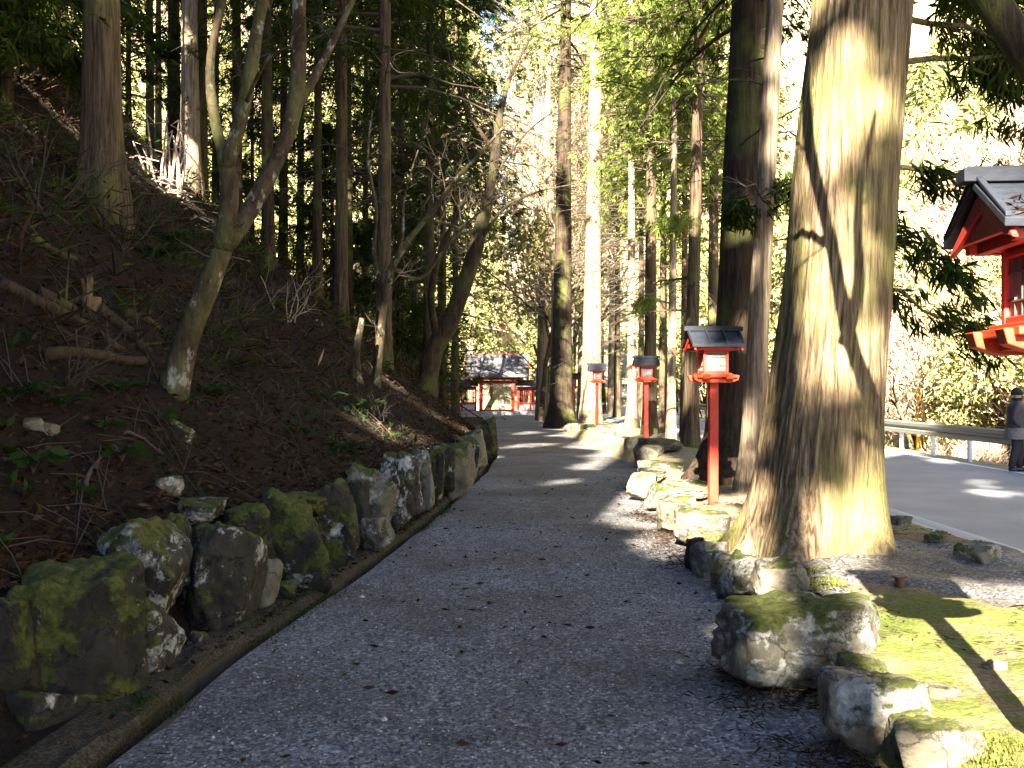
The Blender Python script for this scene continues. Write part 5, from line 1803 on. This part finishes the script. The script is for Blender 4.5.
# green sprouts low on slope
g = Geo()
n = 450
y = 4 + 18 * rng.uniform(0, 1, n) ** 1.4
x = Wf(y) - rng.uniform(.2, 4.5, n)
q_ = vnoise(np.stack([x * .8, y * .8, np.zeros(n)], -1)) > .1
x, y = x[q_], y[q_]
P = np.stack([x, y, G(x, y) + .03], -1)
tufts(g, P, np.tile([0, 0, .6], (len(x), 1)), 5, .7, .11, .045)
tag(g.build('ground_plants', M['leaf_fern'], smooth=False), 'tiny green seedlings sprouting through the slope litter', 'ground plants', kind='stuff')
# moss on the bank
g = Geo()
n = 170000
y = rng.uniform(3, 9.5, n)
x = rng.uniform(1.5, 4.75, n)
md = fbm(np.stack([x * .9, y * .9, np.zeros(n)], -1), 3)
q_ = (md + .5 * vnoise(np.stack([x * 5, y * 5, 0 * x], -1)) > -.05) & (x > Rf(y) + .15) & ~((y > 6.3) & (y < 9) & (x < 4) & (x > 2.2))
x, y = x[q_], y[q_]
P = np.stack([x, y, G(x, y) - .004], -1)
hm = np.clip(.5 + .9 * vnoise(np.stack([x * 7, y * 7, 0 * x], -1)), .1, 1.3)
P[:, 2] += hm * .012
leaf_geo(g, P, rng.normal(size=P.shape) * .55 + np.array([0, 0, .9]), rng.uniform(.010, .022, len(x)) * (.5 + hm), rng.uniform(.006, .011, len(x)))
y = rng.uniform(3.2, 14, 6000)
x = Lf(y) + np.where(rng.uniform(size=6000) < .35, .015, -.19) + rng.normal(size=6000) * .04
mm = vnoise(np.stack([x * 0, y * 1.3, x * 0 + 4], -1)) > .12
x, y = x[mm], y[mm]
g_d = Geo()
P = np.stack([x, y, np.where(x > Lf(y) - .05, .008, .03)], -1)
leaf_geo(g_d, P, rng.normal(size=P.shape) * .7 + np.array([0, 0, .6]), rng.uniform(.012, .035, len(x)), .007)
tag(g_d.build('drain_moss', M['leaf_fern'], smooth=False), 'sparse green moss and grass fringing the drain', 'moss', kind='stuff')
tag(g.build('moss', M['moss_blade'], smooth=False), 'short yellow-green moss on the sunlit bank', 'moss', kind='stuff')
# red-brown needle litter on the bank and by the kerb stones
g = Geo()
n = 14000
y = 3.3 + 12 * rng.uniform(0, 1, n) ** 1.3
x = Rf(y) + np.where(rng.uniform(size=n) < .55, rng.normal(size=n) * .16 - .02, rng.uniform(0, 2.4, n))
zz = np.where(x < Rf(y) + .12, .03, G(x, y) + .012)
P = np.stack([x, y, zz + rng.uniform(0, .012, n)], -1)
q_ = vnoise(P * 1.6) > -.05
P = P[q_]
leaf_geo(g, P, rng.normal(size=P.shape) * np.array([1, 1, .2]), rng.uniform(.03, .09, len(P)), .008)
tag(g.build('needle_litter', M['leaf_dead'], smooth=False), 'reddish cedar needles along the kerb stones', 'needle litter', kind='stuff')
# fallen leaves on the gravel
g = Geo()
n = 230
y = 3.4 + 14 * rng.uniform(0, 1, n) ** 1.3
x = Lf(y) + (Rf(y) - Lf(y)) * rng.uniform(.04, 1, n)
P = np.stack([x, y, np.full(n, .03)], -1)
leaf_geo(g, P, rng.normal(size=P.shape) * np.array([1, 1, .12]), rng.uniform(.025, .085, n), rng.uniform(.012, .03, n))
tag(g.build('fallen_leaves', M['leaf_dead'], smooth=False), 'scattered dead leaves lying on the gravel path', 'fallen leaves', kind='stuff')
# loose pebbles
g = Geo()
n = 15000
y = 3.4 + 7.5 * rng.uniform(0, 1, n) ** 1.6
x = Lf(y) + .05 + (Rf(y) + .1 - Lf(y)) * rng.uniform(0, 1, n)
s = rng.uniform(.003, .0085, n) * (1 + (rng.uniform(size=n) < .02) * 1.4)
oc = np.array([[1, 0, 0], [-1, 0, 0], [0, 1, 0], [0, -1, 0], [0, 0, 1], [0, 0, -1]], float)
t_ = (x - Lf(y)) / (Rf(y) + .22 - Lf(y))
zb = .012 * fbm(np.stack([x * 1.3, y * 1.3, np.zeros(n)], -1), 3) + .018 * np.sin(t_ * math.pi)
a = rng.uniform(0, 6.28, n)
ca, sa = np.cos(a), np.sin(a)
sc3 = np.stack([s * rng.uniform(.8, 1.5, n), s, s * .75], -1)
V = oc[None] * sc3[:, None, :] * rng.uniform(.75, 1.25, (n, 6, 1))
V = np.stack([V[..., 0] * ca[:, None] - V[..., 1] * sa[:, None], V[..., 0] * sa[:, None] + V[..., 1] * ca[:, None], V[..., 2]], -1)
V = V + np.stack([x, y, zb + .002], -1)[:, None, :]
of = np.array([[0, 2, 4], [2, 1, 4], [1, 3, 4], [3, 0, 4], [2, 0, 5], [1, 2, 5], [3, 1, 5], [0, 3, 5]])
g.add(V.reshape(-1, 3), (np.arange(n)[:, None, None] * 6 + of[None]).reshape(-1, 3))
m_, nt_, b_ = mat('pebble')
gg = nt_.nodes.new('ShaderNodeNewGeometry')
rr_ = ramp(nt_, gg.outputs['Random Per Island'], [(.1, (.03, .03, .032)), (.6, (.096, .098, .104)), (.93, (.18, .18, .185)), (.99, (.40, .39, .38))])
nt_.links.new(rr_.outputs[0], b_.inputs['Base Color'])
b_.inputs['Roughness'].default_value = .85
M['pebble'] = m_
tag(g.build('loose_gravel', M['pebble'], smooth=False), 'loose grey chips on the gravel path', 'gravel', kind='stuff')

# ------------------------------------------------------------------ light, sky, camera
w = bpy.data.worlds.new('World')
SC.world = w
w.use_nodes = True
nt = w.node_tree
sky = nt.nodes.new('ShaderNodeTexSky')
sky.sky_type = 'NISHITA'
sky.sun_disc = False
sky.sun_elevation = EL
sky.sun_rotation = math.radians(180) + AZ
sky.air_density = .65
sky.dust_density = .3
sky.ozone_density = 2.2
nt.links.new(sky.outputs[0], nt.nodes['Background'].inputs[0])
nt.nodes['Background'].inputs[1].default_value = .05
sl = bpy.data.lights.new('sun', 'SUN')
sl.energy = 5.0
sl.angle = R(.5)
sl.color = (1.0, .90, .72)
so = bpy.data.objects.new('sun', sl)
COL.objects.link(so)
so.rotation_euler = Vector(-S).to_track_quat('-Z', 'Y').to_euler()
so.location = (0, 0, 40)

cam = bpy.data.cameras.new('camera')
cam.sensor_width = 36
cam.lens = 36 * F / 1024
cam.clip_end = 1000
cam.clip_start = .05
co = bpy.data.objects.new('camera', cam)
COL.objects.link(co)
co.location = (0, 0, CAMZ)
co.rotation_euler = (R(90) + math.atan(4 / F), 0, 0)
SC.camera = co
SC.view_settings.view_transform = 'Standard'
SC.view_settings.look = 'None'
SC.view_settings.exposure = 3.95
SC.view_settings.gamma = 1
SC.render.engine = 'CYCLES'
SC.cycles.max_bounces = 5
SC.cycles.diffuse_bounces = 2
SC.cycles.glossy_bounces = 2
SC.cycles.transmission_bounces = 2
SC.cycles.transparent_max_bounces = 4
SC.cycles.use_denoising = True
SC.cycles.sample_clamp_indirect = 8
SC.cycles.use_adaptive_sampling = False
tv = sum(len(o.data.vertices) for o in SC.objects if o.type == 'MESH')
print('verts', tv, 'objects', len(SC.objects))
